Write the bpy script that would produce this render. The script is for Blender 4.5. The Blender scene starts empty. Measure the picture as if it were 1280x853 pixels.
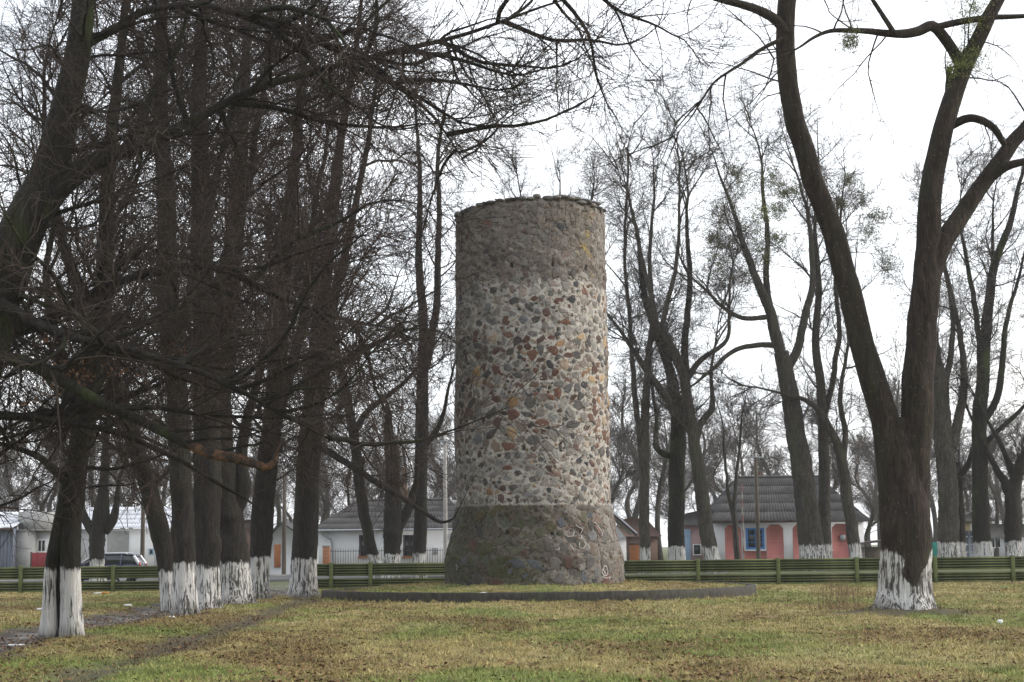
import bpy, math, time
import numpy as np
from mathutils import Matrix, Vector

T0 = time.time()
SC = bpy.context.scene
COL = SC.collection
R_ = math.radians

# ------------------------------------------------------------------ camera
FPX = 2000.0                      # focal length in pixels of the 1280 wide photograph
EYE = 1.6
PITCH = math.atan(258.0 / FPX)
ROLL = R_(0.62)
_F = np.array([0, math.cos(PITCH), math.sin(PITCH)])
_R0 = np.array([1.0, 0, 0])
_U0 = np.array([0, -math.sin(PITCH), math.cos(PITCH)])
_R = _R0 * math.cos(ROLL) - _U0 * math.sin(ROLL)
_U = _R0 * math.sin(ROLL) + _U0 * math.cos(ROLL)
CAMP = np.array([0, 0, EYE])
cam = bpy.data.cameras.new('camera')
cam.sensor_width = 36.0
cam.lens = 36.0 * FPX / 1280.0
cam.clip_start = 0.1
cam.clip_end = 6000
camo = bpy.data.objects.new('camera', cam)
COL.objects.link(camo)
camo.matrix_world = Matrix(((_R[0], _U[0], -_F[0], 0), (_R[1], _U[1], -_F[1], 0), (_R[2], _U[2], -_F[2], EYE), (0, 0, 0, 1)))
SC.camera = camo

# ------------------------------------------------------------------ sky, sun, exposure
SUN_AZ, SUN_EL = 82.0, 28.0       # degrees right of the view axis (+Y), elevation
w = bpy.data.worlds.new('World')
SC.world = w
w.use_nodes = True
nt = w.node_tree
nt.nodes.clear()
n_out = nt.nodes.new('ShaderNodeOutputWorld')
n_add = nt.nodes.new('ShaderNodeAddShader')
n_bg1 = nt.nodes.new('ShaderNodeBackground')
n_bg2 = nt.nodes.new('ShaderNodeBackground')
n_sky = nt.nodes.new('ShaderNodeTexSky')
n_sky.sky_type = 'NISHITA'
n_sky.sun_disc = False
n_sky.sun_elevation = R_(SUN_EL)
n_sky.sun_rotation = R_(SUN_AZ)
n_sky.dust_density = 4.0
n_bg1.inputs['Strength'].default_value = 0.05
nt.links.new(n_sky.outputs[0], n_bg1.inputs[0])
n_tc = nt.nodes.new('ShaderNodeTexCoord')
n_map = nt.nodes.new('ShaderNodeMapping')
n_map.inputs['Scale'].default_value = (1.0, 1.0, 2.6)
n_noi = nt.nodes.new('ShaderNodeTexNoise')
n_noi.inputs['Scale'].default_value = 2.2
n_noi.inputs['Detail'].default_value = 5
n_ramp = nt.nodes.new('ShaderNodeValToRGB')
n_ramp.color_ramp.elements[0].position = 0.35
n_ramp.color_ramp.elements[0].color = (0.83, 0.86, 0.92, 1)
n_ramp.color_ramp.elements[1].position = 0.62
n_ramp.color_ramp.elements[1].color = (1.0, 1.0, 1.0, 1)
nt.links.new(n_tc.outputs['Generated'], n_map.inputs[0])
nt.links.new(n_map.outputs[0], n_noi.inputs[0])
nt.links.new(n_noi.outputs[0], n_ramp.inputs[0])
nt.links.new(n_ramp.outputs[0], n_bg2.inputs[0])
n_bg2.inputs['Strength'].default_value = 0.82
nt.links.new(n_bg1.outputs[0], n_add.inputs[0])
nt.links.new(n_bg2.outputs[0], n_add.inputs[1])
nt.links.new(n_add.outputs[0], n_out.inputs[0])

sun = bpy.data.lights.new('sun', 'SUN')
sun.energy = 1.3
sun.angle = R_(25)
sun.color = (1.0, 0.97, 0.93)
suno = bpy.data.objects.new('sun', sun)
COL.objects.link(suno)
_sd = Vector((math.sin(R_(SUN_AZ)) * math.cos(R_(SUN_EL)), math.cos(R_(SUN_AZ)) * math.cos(R_(SUN_EL)), math.sin(R_(SUN_EL))))
suno.rotation_euler = _sd.to_track_quat('Z', 'Y').to_euler()
suno.location = (60, 30, 60)

vs = SC.view_settings
vs.view_transform = 'Standard'
vs.look = 'None'
vs.gamma = 1.0
vs.exposure = 0.8
vs.use_curve_mapping = False
SC.cycles.max_bounces = 5
SC.cycles.diffuse_bounces = 3
SC.cycles.glossy_bounces = 2
SC.cycles.transmission_bounces = 3
SC.cycles.volume_bounces = 1
SC.cycles.use_adaptive_sampling = True

# ------------------------------------------------------------------ helpers
rng = np.random.default_rng(7)

def ray(px, py):
    return _F + _R * (px - 640.0) / FPX + _U * (426.5 - py) / FPX

def at(px, py, Y):
    d = ray(px, py)
    return CAMP + d * (Y / d[1])

def xat(px, Y, py=690):
    return at(px, py, Y)[0]

def hexlin(r, g, b):
    f = lambda c: (c / 255.0 / 12.92) if c <= 10 else ((c / 255.0 + 0.055) / 1.055) ** 2.4
    return (f(r), f(g), f(b))

_SN = {}
def sn(x, y, s, seed):
    """cheap smooth 2-d noise, about -1..1"""
    if seed not in _SN:
        r = np.random.default_rng(seed); k_ = []
        for k in range(6):
            a = r.uniform(0, 6.28); f = r.uniform(0.6, 2.0); k_.append((math.cos(a), math.sin(a), f, r.uniform(0, 6.28)))
        _SN[seed] = k_
    o = 0
    for (ca, sa, f, ph) in _SN[seed]:
        f = f / s
        o = o + np.sin((x * ca + y * sa) * f * 3.14 + ph + 1.7 * np.sin((y * ca - x * sa) * f * 2.1 + ph * 2))
    return o / 3.2

def sstep(a, b, x):
    t = np.clip((x - a) / (b - a), 0, 1)
    return t * t * (3 - 2 * t)

def tag(o, label=None, cat=None, group=None, kind=None):
    if label: o['label'] = label
    if cat: o['category'] = cat
    if group: o['group'] = group
    if kind: o['kind'] = kind
    return o

def link(o, parent=None):
    COL.objects.link(o)
    if parent is not None: o.parent = parent
    return o

def thing(name, label, cat, loc=(0, 0, 0), rz=0.0, group=None):
    o = bpy.data.objects.new(name, None)
    o.empty_display_size = 0.2
    o.location = tuple(float(c) for c in loc)
    o.rotation_euler = (0, 0, rz)
    COL.objects.link(o)
    return tag(o, label, cat, group)

def np_mesh(name, V, F, mat, smooth=False, attrs=None, cols=None):
    """V (n,3), F (m,k) with k 3 or 4 (or a list of such arrays)"""
    V = np.asarray(V, dtype=np.float32)
    Fs = F if isinstance(F, list) else [F]
    Fs = [np.asarray(f, dtype=np.int32) for f in Fs if len(f)]
    me = bpy.data.meshes.new(name)
    me.vertices.add(len(V))
    me.vertices.foreach_set('co', V.ravel())
    nl = sum(f.size for f in Fs)
    npoly = sum(len(f) for f in Fs)
    me.loops.add(nl)
    me.loops.foreach_set('vertex_index', np.concatenate([f.ravel() for f in Fs]))
    me.polygons.add(npoly)
    tot = np.concatenate([np.full(len(f), f.shape[1], dtype=np.int32) for f in Fs])
    st = np.concatenate([[0], np.cumsum(tot)[:-1]]).astype(np.int32)
    me.polygons.foreach_set('loop_start', st)
    if smooth:
        me.polygons.foreach_set('use_smooth', np.ones(npoly, dtype=bool))
    for k, a in (attrs or {}).items():
        at_ = me.attributes.new(k, 'FLOAT', 'POINT')
        at_.data.foreach_set('value', np.asarray(a, dtype=np.float32))
    if cols is not None:
        ca = me.attributes.new('Col', 'FLOAT_COLOR', 'POINT')
        c4 = np.ones((len(V), 4), dtype=np.float32)
        c4[:, :3] = cols
        ca.data.foreach_set('color', c4.ravel())
    me.materials.append(mat)
    me.update(calc_edges=True)
    return me

def obj(name, me, parent=None, loc=None):
    o = bpy.data.objects.new(name, me)
    if loc is not None: o.location = tuple(float(c) for c in loc)
    return link(o, parent)

class MB:
    """collects boxes, prisms and tubes into one mesh"""
    def __init__(s): s.v = []; s.f4 = []; s.f3 = []; s.n = 0
    def add(s, v, f4=(), f3=()):
        s.v.append(np.asarray(v, float))
        if len(f4): s.f4.append(np.asarray(f4) + s.n)
        if len(f3): s.f3.append(np.asarray(f3) + s.n)
        s.n += len(v); return s
    def box(s, x0, x1, y0, y1, z0, z1):
        v = [(x, y, z) for x in (x0, x1) for y in (y0, y1) for z in (z0, z1)]
        return s.add(v, [(0, 1, 3, 2), (4, 6, 7, 5), (0, 4, 5, 1), (2, 3, 7, 6), (0, 2, 6, 4), (1, 5, 7, 3)])
    def bbox(s, x0, x1, y0, y1, z0, z1, b=0.01):
        """box with chamfered edges facing -y"""
        b = min(b, (x1 - x0) * .3, (z1 - z0) * .3, (y1 - y0) * .5)
        v = []
        for (y, i) in ((y0, b), (y0 + b, 0), (y1, 0)):
            v += [(x0 + i, y, z0 + i), (x1 - i, y, z0 + i), (x1 - i, y, z1 - i), (x0 + i, y, z1 - i)]
        f = [(0, 1, 2, 3), (8, 11, 10, 9)]
        for r in (0, 4):
            for k in range(4): f.append((r + k, r + 4 + k, r + 4 + (k + 1) % 4, r + (k + 1) % 4))
        return s.add(v, f)
    def poly(s, pts, y0, y1):
        """xz outline extruded along y, fan triangulated (convex)"""
        n = len(pts)
        v = [(p[0], y0, p[1]) for p in pts] + [(p[0], y1, p[1]) for p in pts]
        f4 = [(k, (k + 1) % n, n + (k + 1) % n, n + k) for k in range(n)]
        f3 = [(0, k, k + 1) for k in range(1, n - 1)] + [(n, n + k + 1, n + k) for k in range(1, n - 1)]
        return s.add(v, f4, f3)
    def tube(s, pts, r, sides=6):
        P = np.asarray(pts, float)[None]; R = np.broadcast_to(np.asarray(r, float), (1, P.shape[1]))
        V, F = tube_arrays(P, R, sides)
        return s.add(V, F)
    def build(s, name, mat, parent=None, smooth=False, loc=None):
        V = np.concatenate(s.v)
        F = []
        if s.f4: F.append(np.concatenate(s.f4))
        if s.f3: F.append(np.concatenate(s.f3))
        return obj(name, np_mesh(name, V, F, mat, smooth), parent, loc)

def tube_arrays(P, R, s):
    n, k, _ = P.shape
    T = np.gradient(P, axis=1)
    T /= np.linalg.norm(T, axis=2, keepdims=True) + 1e-9
    m = T.mean(axis=1)
    ref = np.where(np.abs(m[:, 2:3]) > 0.75 * np.linalg.norm(m, axis=1, keepdims=True), np.array([[1.0, 0, 0]]), np.array([[0, 0, 1.0]]))
    A = np.cross(T, ref[:, None, :])
    A /= np.linalg.norm(A, axis=2, keepdims=True) + 1e-9
    B = np.cross(T, A)
    th = np.arange(s) * 2 * np.pi / s
    V = P[:, :, None, :] + R[:, :, None, None] * (A[:, :, None, :] * np.cos(th)[None, None, :, None] + B[:, :, None, :] * np.sin(th)[None, None, :, None])
    i = np.arange(n)[:, None, None] * (k * s) + np.arange(k - 1)[None, :, None] * s
    j = np.arange(s)[None, None, :]
    j2 = (j + 1) % s
    F = np.stack([i + j, i + j2, i + s + j2, i + s + j], axis=-1).reshape(-1, 4)
    return V.reshape(-1, 3), F

# ------------------------------------------------------------------ materials
class NT:
    def __init__(s, name):
        s.m = bpy.data.materials.new(name); s.m.use_nodes = True
        s.t = s.m.node_tree; s.t.nodes.clear()
        s.o = s.t.nodes.new('ShaderNodeOutputMaterial')
        s.b = s.t.nodes.new('ShaderNodeBsdfPrincipled')
        s.t.links.new(s.b.outputs[0], s.o.inputs['Surface'])
        s.b.inputs['Roughness'].default_value = 0.85
        s.b.inputs['Specular IOR Level'].default_value = 0.25
    def n(s, typ, **kw):
        nd = s.t.nodes.new('ShaderNode' + typ)
        for k, v in kw.items():
            if k.startswith('_'): setattr(nd, k[1:], v)
            else:
                key = k.replace('__', ' ')
                s.set(nd.inputs[int(key[1:]) if key[0] == 'i' and key[1:].isdigit() else key], v)
        return nd
    def set(s, inp, v):
        if isinstance(v, bpy.types.NodeSocket): s.t.links.new(v, inp)
        elif isinstance(v, tuple) and len(v) == 3 and inp.type == 'RGBA': inp.default_value = (*v, 1)
        else: inp.default_value = v
    def coord(s, scale=(1, 1, 1), out='Object'):
        tc = s.n('TexCoord')
        return s.n('Mapping', Vector=tc.outputs[out], Scale=scale).outputs[0]
    def noise(s, vec, scale, detail=4, rough=0.55, dist=0.0):
        return s.n('TexNoise', Vector=vec, Scale=scale, Detail=detail, Roughness=rough, Distortion=dist).outputs[0]
    def ramp(s, fac, a, b, c0=(0, 0, 0), c1=(1, 1, 1)):
        r = s.n('ValToRGB', Fac=fac)
        e = r.color_ramp.elements
        e[0].position = a; e[0].color = (*c0, 1); e[1].position = b; e[1].color = (*c1, 1)
        return r.outputs[0]
    def mix(s, fac, a, b, typ='MIX'):
        m = s.n('Mix', _data_type='RGBA', _blend_type=typ)
        for i, v in ((0, fac), (6, a), (7, b)): s.set(m.inputs[i], v)
        return m.outputs[2]
    def math(s, op, a, b=0.0):
        return s.n('Math', _operation=op, i0=a, i1=b).outputs[0]
    def bump(s, h, strength=0.4, dist=0.02):
        s.set(s.b.inputs['Normal'], s.n('Bump', Height=h, Strength=strength, Distance=dist).outputs[0])
    def col(s, c): s.set(s.b.inputs['Base Color'], c); return s
    def attr(s, name, out='Fac'): return s.n('Attribute', _attribute_name=name).outputs[out]

def plain(name, rgb, rough=0.8, var=0.25, scale=6.0, bump=0.2, spec=0.25, metal=0.0, streak=False):
    t = NT(name)
    c = t.coord((1, 1, 0.15) if streak else (1, 1, 1))
    f = t.noise(c, scale, 6, 0.65)
    f2 = t.noise(t.coord(), scale * 9, 3)
    lo = tuple(x * (1 - var) for x in rgb); hi = tuple(min(1, x * (1 + var * 0.6)) for x in rgb)
    k = t.mix(t.ramp(f, 0.32, 0.68), lo, hi)
    k = t.mix(t.math('MULTIPLY', f2, 0.25), k, tuple(x * 0.6 for x in rgb))
    t.col(k)
    t.b.inputs['Roughness'].default_value = rough
    t.b.inputs['Specular IOR Level'].default_value = spec
    t.b.inputs['Metallic'].default_value = metal
    if bump: t.bump(f2, bump, 0.01)
    return t.m

def bark_mat(name, dark, light, moss, moss_amt, wash=(0.66, 0.655, 0.64), specks=0.0, wear=0.55):
    t = NT(name)
    c = t.coord((1, 1, 0.22))
    f = t.noise(c, 9, 6, 0.7, 0.6)
    ridge = t.math('ABSOLUTE', t.math('SUBTRACT', t.noise(t.coord((1, 1, 0.10)), 15, 4, 0.6, 0.8), 0.5))
    k = t.mix(t.ramp(f, 0.38, 0.66), dark, light)
    k = t.mix(t.math('MULTIPLY', t.ramp(t.noise(t.coord((1, 1, .3)), 2.2, 5, .65), .48, .68), .75), k, tuple(x * .8 for x in dark))
    k = t.mix(t.ramp(ridge, 0.0, 0.06, (0.8, 0.8, 0.8), (0, 0, 0)), k, tuple(x * 0.5 for x in dark))
    k = t.mix(t.math('MULTIPLY', t.ramp(t.noise(t.coord(), 55, 4, .7), .5, .75), .5), k, tuple(x * 1.5 for x in light))
    fm = t.noise(t.coord((1, 1, 0.35)), 1.6, 5, 0.6)
    k = t.mix(t.math('MULTIPLY', t.ramp(fm, 0.5, 0.66), moss_amt), k, moss)
    # lime wash painted on the foot of the trunk; worn off along the bark ridges
    wv = t.attr('wash')
    nz = t.noise(t.coord((1, 1, 0.5)), 3.2, 6, 0.7)
    nf = t.noise(t.coord((1, 1, 0.09)), 19, 5, 0.65, 0.5)
    edge = t.math('ADD', t.math('ADD', wv, t.math('MULTIPLY', nz, 0.6)), -1.3)
    on = t.ramp(edge, 0.0, 0.07)
    worn = t.ramp(t.math('ADD', t.math('MULTIPLY', nf, 0.85), t.math('MULTIPLY', t.noise(t.coord((1, 1, .6)), 2.3, 4), 0.3)), wear, wear + .08, (1, 1, 1), (0.08, 0.08, 0.08))
    wash2 = t.mix(t.noise(t.coord((1, 1, 0.3)), 7, 5), tuple(x * 0.72 for x in wash), wash)
    on = t.n('Mix', _data_type='FLOAT', i0=on, i2=0.0, i3=worn).outputs[0]
    wash2 = t.mix(t.math('MULTIPLY', t.ramp(t.math('MULTIPLY', t.math('ADD', wv, t.math('MULTIPLY', nz, .5)), .25), .565, .65), .75), wash2, (0.11, 0.095, 0.07))
    k = t.mix(on, k, wash2)
    if specks:
        vo = t.n('TexVoronoi', Vector=t.coord((1, 1, .8)), Scale=13.0)
        rn = t.n('SeparateColor', Color=vo.outputs['Color'])
        sp = t.math('MULTIPLY', t.ramp(vo.outputs['Distance'], .10, .2, (1, 1, 1), (0, 0, 0)), t.ramp(rn.outputs[0], .72, .74))
        k = t.mix(t.math('MULTIPLY', sp, specks), k, (0.20, 0.19, 0.16))
    t.col(k)
    t.b.inputs['Roughness'].default_value = 0.9
    t.bump(t.math('ADD', t.ramp(ridge, 0.0, 0.12), f), 0.8, 0.03)
    return t.m

M = {}
M['bark_dark'] = bark_mat('bark_dark', (0.010, 0.0085, 0.007), (0.034, 0.029, 0.025), (0.025, 0.030, 0.011), 0.45)
M['bark_right'] = bark_mat('bark_brown', (0.011, 0.008, 0.0065), (0.06, 0.044, 0.034), (0.030, 0.033, 0.014), 0.55, specks=.6, wear=.54)
M['bark_mossy'] = bark_mat('bark_mossy', (0.010, 0.009, 0.007), (0.030, 0.027, 0.021), (0.034, 0.048, 0.011), 0.95, wear=.60)
M['bark_grey'] = bark_mat('bark_grey', (0.03, 0.027, 0.023), (0.10, 0.09, 0.077), (0.05, 0.056, 0.026), 0.5)  # grey bark, lightened further for the haze over distant trunks
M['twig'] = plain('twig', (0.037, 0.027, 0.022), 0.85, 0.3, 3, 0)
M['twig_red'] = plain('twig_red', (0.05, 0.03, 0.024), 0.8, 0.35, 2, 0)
M['twig_far'] = plain('twig_far', (0.085, 0.074, 0.067), 0.9, 0.3, 2, 0)  # twigs of distant trees, their haze painted in as a paler tone
t = NT('bare_wood')
f = t.noise(t.coord(), 5, 6, .7); f2 = t.noise(t.coord(), 22, 5, .7)
k = t.mix(t.ramp(f, .44, .58), (0.022, 0.018, 0.015), (0.13, 0.068, 0.036))
t.col(t.mix(t.math('MULTIPLY', t.ramp(f2, .5, .65), .6), k, (0.035, 0.025, 0.02))); t.bump(f2, .8, .03)
M['bare_wood'] = t.m

def col_mat(name, rough=0.85, scale=12.0, amount=0.5, bump=0.3, spec=0.25, bdist=0.02, grain=0.0, chips=0.0):
    t = NT(name)
    base = t.attr('Col', 'Color')
    pos = t.n('NewGeometry').outputs['Position']
    f = t.noise(pos, scale, 6, 0.65)
    k = t.mix(t.math('MULTIPLY', t.ramp(f, 0.38, 0.62), amount), base, t.mix(1.0, base, (0.45, 0.45, 0.45), 'MULTIPLY'))
    h = t.noise(pos, scale * 2.5, 5, 0.7)
    if chips:      # spalls and pebbles too small to model
        wp = t.n('VectorMath', _operation='ADD', i0=pos, i1=t.n('VectorMath', _operation='SCALE', i0=t.n('TexNoise', Vector=pos, Scale=14.0, Detail=4).outputs[1], Scale=0.13).outputs[0]).outputs[0]
        for (sc, thr, seed) in ((6.0, .45, 0), (11.0, .5, 3.7)):
            v = t.n('TexVoronoi', Vector=t.n('Mapping', Vector=wp, Location=(seed, seed, seed), Scale=(1, 1, 1.25)).outputs[0], Scale=sc)
            rnd = t.n('SeparateColor', Color=v.outputs['Color'])
            on = t.math('MULTIPLY', t.ramp(v.outputs['Distance'], .34, .44, (1, 1, 1), (0, 0, 0)), t.ramp(rnd.outputs[0], thr, thr + .02))
            tint = t.mix(rnd.outputs[1], (.32, .29, .28), (.72, .52, .42))
            k = t.mix(t.math('MULTIPLY', on, chips), k, t.mix(1.0, k, tint, 'MULTIPLY'))
            h = t.math('ADD', h, t.math('MULTIPLY', on, .4))
    if grain:
        f3 = t.noise(pos, 9.5, 6, 0.75); f4 = t.noise(pos, 3.4, 6, 0.7)
        k = t.mix(t.math('MULTIPLY', t.ramp(f3, 0.52, 0.62), grain), k, t.mix(1.0, k, (0.36, 0.34, 0.33), 'MULTIPLY'))
        k = t.mix(t.math('MULTIPLY', t.ramp(f3, 0.36, 0.46, (1, 1, 1), (0, 0, 0)), grain * .6), k, t.mix(1.0, k, (1.5, 1.46, 1.4), 'MULTIPLY'))
        k = t.mix(t.math('MULTIPLY', t.ramp(f4, 0.54, 0.64), grain * .8), k, t.mix(1.0, k, (0.55, 0.5, 0.45), 'MULTIPLY'))
    t.col(k)
    t.b.inputs['Roughness'].default_value = rough
    t.b.inputs['Specular IOR Level'].default_value = spec
    if bump: t.bump(h, bump, bdist)
    return t.m

M['stone'] = col_mat('fieldstone', 0.8, 14, 0.45, 0.5, grain=.55)
M['mortar'] = col_mat('lime_mortar', 0.92, 7, 0.3, 0.9, 0.2, 0.03, grain=.55, chips=.8)
M['leaf'] = col_mat('fallen_leaf', 0.7, 9, 0.2, 0.0)
M['blade'] = col_mat('grass_blade', 0.7, 5, 0.15, 0.0)

# ground: the turf, mud and leaf colours come per vertex, finer grain from noise
t = NT('turf_ground')
base = t.attr('Col', 'Color')
f1 = t.noise(t.coord(), 2.3, 7, 0.7)
f2 = t.noise(t.coord(), 19, 5, 0.7)
k = t.mix(t.math('MULTIPLY', t.ramp(f1, 0.48, 0.66), 0.35), base, (0.13, 0.09, 0.045))
k = t.mix(t.math('MULTIPLY', t.ramp(f2, 0.4, 0.7), 0.5), k, t.mix(1.0, k, (0.42, 0.4, 0.36), 'MULTIPLY'))
t.col(k)
t.bump(t.math('ADD', f2, t.noise(t.coord(), 55, 3)), 0.8, 0.03)
wet = t.attr('wet')
t.set(t.b.inputs['Roughness'], t.math('SUBTRACT', 0.95, t.math('MULTIPLY', wet, t.ramp(t.noise(t.coord((1, 1, 1)), 1.3, 4), 0.42, 0.62, (0, 0, 0), (0.62, 0.62, 0.62)))))
M['ground'] = t.m

# ------------------------------------------------------------------ ground
TC = np.array([at(668, 720, 55.3)[0], 55.3])       # tower axis
RC = np.array([0.72, 54.4])                        # centre of the round kerb
RING = 7.2

def seg_dist(x, y, pts):
    d = np.full(np.shape(x), 1e9)
    for (a, b) in zip(pts[:-1], pts[1:]):
        ax, ay = a; bx, by = b
        L2 = (bx - ax) ** 2 + (by - ay) ** 2
        u = np.clip(((x - ax) * (bx - ax) + (y - ay) * (by - ay)) / L2, 0, 1)
        d = np.minimum(d, np.hypot(x - ax - u * (bx - ax), y - ay - u * (by - ay)))
    return d

def gpt(px, py):
    d = ray(px, py); s = -EYE / d[2]
    return (d[0] * s, d[1] * s)
PATH = [gpt(-120, 832), gpt(0, 797), gpt(110, 780), gpt(205, 763), gpt(255, 750), gpt(345, 742), (xat(348, 65), 65), (xat(350, 78), 78)]
TRACK = [gpt(40, 870), gpt(150, 828), gpt(260, 793), gpt(340, 766), gpt(385, 750), gpt(372, 741)]

def ring_in(x, y):
    return (np.hypot(x - RC[0], y - RC[1]) < RING) & ((x - CUT[0][0]) * (CUT[1][1] - CUT[0][1]) - (y - CUT[0][1]) * (CUT[1][0] - CUT[0][0]) > 0)
CUT = [(-6.1, 52.1), (-4.3, 59.57)]

def hz(x, y, bumps=True):
    x = np.asarray(x, float); y = np.asarray(y, float)
    z = np.clip(.14 + .0125 * x, -.12, .34) * sstep(66, 76, y) + .2 * sstep(80, 89, y)
    if bumps:
        z = z + 0.03 * sn(x, y, 3.5, 3) + 0.014 * sn(x, y, 1.1, 4)
    pd = seg_dist(x, y, PATH)
    z = z - 0.08 * sstep(1.2, 0.4, pd)
    td = seg_dist(x, y, TRACK)
    z = z - 0.035 * sstep(0.5, 0.1, td)
    ins = ring_in(x, y)
    dt = np.hypot(x - TC[0], y - TC[1])
    z = np.where(ins, 0.25 + 0.12 * sstep(6.5, 3.2, dt) + 0.02 * sn(x, y, 1.3, 5), z)
    # roots lift the soil round the big right tree
    z = z + 0.16 * np.exp(-((x - TA[0]) ** 2 + (y - TA[1]) ** 2) / 1.6)
    return z
TA = gpt(1131, 768)
FEET = [(xat(76, 30.5), 30.5, .5), (xat(214, 46.5), 46.5, .4), (xat(232, 41.5), 41.5, .45), (xat(257, 45.5), 45.5, .5), (xat(291, 49), 49, .7), (xat(322, 53), 53, .5), (xat(379, 57.5), 57.5, .7)]

def ground_col(x, y):
    n1 = sn(x, y * 0.55, 5.0, 11); n2 = sn(x, y * 0.6, 2.0, 12); n3 = sn(x, y * 0.7, 0.8, 13)
    straw = np.array([0.29, 0.24, 0.105]); green = np.array([0.135, 0.18, 0.04]); brown = np.array([0.155, 0.095, 0.042])
    mud = np.array([0.06, 0.05, 0.042]); lite = np.array([0.27, 0.27, 0.11])
    g = sstep(-0.3, 0.85, n1 + 0.5 * n2 + 0.3 * n3 + 0.30 * sstep(30, 22, y))[..., None]
    c = straw * (1 - g) + green * g
    b = sstep(0.15, 1.1, sn(x, y * 0.5, 2.6, 21) + 0.6 * sn(x, y, .7, 22) + 0.5 * sstep(-3, -7, x) * sstep(60, 40, y))[..., None]
    c = c * (1 - 0.75 * b) + brown * 0.75 * b
    l = sstep(0.5, 1.3, sn(x, y * .6, 3.3, 31) + 0.4 * n3)[..., None] * 0.6
    c = c * (1 - l) + lite * l
    pd = seg_dist(x, y, PATH) + 0.25 * n3
    m = sstep(1.35, 0.85, pd)
    td = seg_dist(x, y, TRACK) + 0.22 * n3 + 0.12 * n2
    m = np.maximum(m, 0.8 * sstep(0.62, 0.2, td))
    dA = np.hypot(x - TA[0], (y - TA[1])) + 0.3 * n3
    m = np.maximum(m, 0.85 * sstep(1.9, 1.05, dA))
    for (bx_, by_, br_) in FEET:
        m = np.maximum(m, .8 * sstep(br_ + .5, br_ + .1, np.hypot(x - bx_, y - by_) + .25 * n3))
    wet = sstep(1.2, 0.6, pd)
    c = c * (1 - m[..., None]) + mud * m[..., None]
    far = sstep(68, 74, y)[..., None]
    c = c * (1 - far) + np.array([0.10, 0.115, 0.05]) * far
    return c, m, wet

gx = np.unique(np.concatenate([np.linspace(-900, -60, 14), np.linspace(-60, -24, 30), np.linspace(-24, 24, 240), np.linspace(24, 60, 30), np.linspace(60, 900, 14)]))
gy = np.unique(np.concatenate([np.linspace(-300, 0, 8), np.linspace(0, 16, 14), np.linspace(16, 70, 260), np.linspace(70, 130, 40), np.linspace(130, 1700, 14)]))
GX, GY = np.meshgrid(gx, gy)
GZ = hz(GX, GY)
gc, _, gw = ground_col(GX.ravel(), GY.ravel())
nx, ny = len(gx), len(gy)
ii = (np.arange(ny - 1)[:, None] * nx + np.arange(nx - 1)[None, :]).ravel()
GF = np.stack([ii, ii + 1, ii + nx + 1, ii + nx], axis=-1)
tag(obj('ground', np_mesh('ground', np.stack([GX.ravel(), GY.ravel(), GZ.ravel()], -1), GF, M['ground'], True, {'wet': gw}, gc)), kind='structure')

# road behind the fence
M['asphalt'] = plain('asphalt', (0.07, 0.07, 0.07), 0.7, 0.3, 1.5, 0.3)
rx = np.linspace(-70, 70, 80)
def strip(y0, y1, dz, mat, name):
    V = np.vstack([np.column_stack([rx, np.full(80, y), hz(rx, np.full(80, y), False) + d]) for (y, d) in ((y0, -.15), (y0, dz), (y1, dz), (y1, -.15))])
    F = np.array([(r * 80 + k, r * 80 + k + 1, (r + 1) * 80 + k + 1, (r + 1) * 80 + k) for r in range(3) for k in range(79)])
    tag(obj(name, np_mesh(name, V, F, mat)), kind='structure')
strip(81.5, 87.0, .05, M['asphalt'], 'road')
M['kerb'] = plain('kerb_concrete', (0.28, 0.27, 0.25), 0.85, 0.3, 3, 0.4)
strip(87.003, 87.2, .13, M['kerb'], 'road_kerb')

# ------------------------------------------------------------------ the tower
def r_prof(z):
    return np.interp(z, [-0.5, 1.30, 1.36, 2.2, 2.98, 3.06, 8.0, 14.0], [3.07, 3.05, 3.02, 2.80, 2.685, 2.655, 2.645, 2.60])

ZTOP = at(668, 249, TC[1] - 2.6)[2]

def hit_tower(px, py):
    d = ray(px, py)
    r = 2.66
    for _ in range(6):
        # intersection with the cylinder of radius r round the axis
        ox, oy = -TC[0], -TC[1]
        a = d[0] ** 2 + d[1] ** 2; b = ox * d[0] + oy * d[1]; c = ox * ox + oy * oy - r * r
        disc = max(b * b - a * c, 0)
        s = (-b - math.sqrt(disc)) / a
        p = CAMP + d * s
        r = float(r_prof(p[2]))
    return math.atan2(p[0] - TC[0], -(p[1] - TC[1])), p[2]     # angle 0 faces the camera

Z1 = hit_tower(668, 346)[1]; Z2 = hit_tower(668, 418)[1]; Z3 = hit_tower(668, 500)[1]; Z4 = hit_tower(668, 563)[1]; Z5 = hit_tower(668, 631)[1]
HOLES = [(639, 332), (691, 331), (733, 336), (604, 416), (645, 413), (698, 412), (737, 416), (631, 486), (687, 485), (607, 562), (654, 560), (700, 558), (740, 562),
         (579, 633), (608, 628), (646, 627), (695, 627), (739, 628), (757, 629), (634, 666), (690, 667), (727, 665), (600, 335), (756, 487), (588, 487)]
HOLES = [hit_tower(*h) for h in HOLES]

def tower_p(th, z, dr=0.0):
    r = r_prof(z) + dr
    return np.stack([r * np.sin(th), -r * np.cos(th), z], -1)

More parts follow.
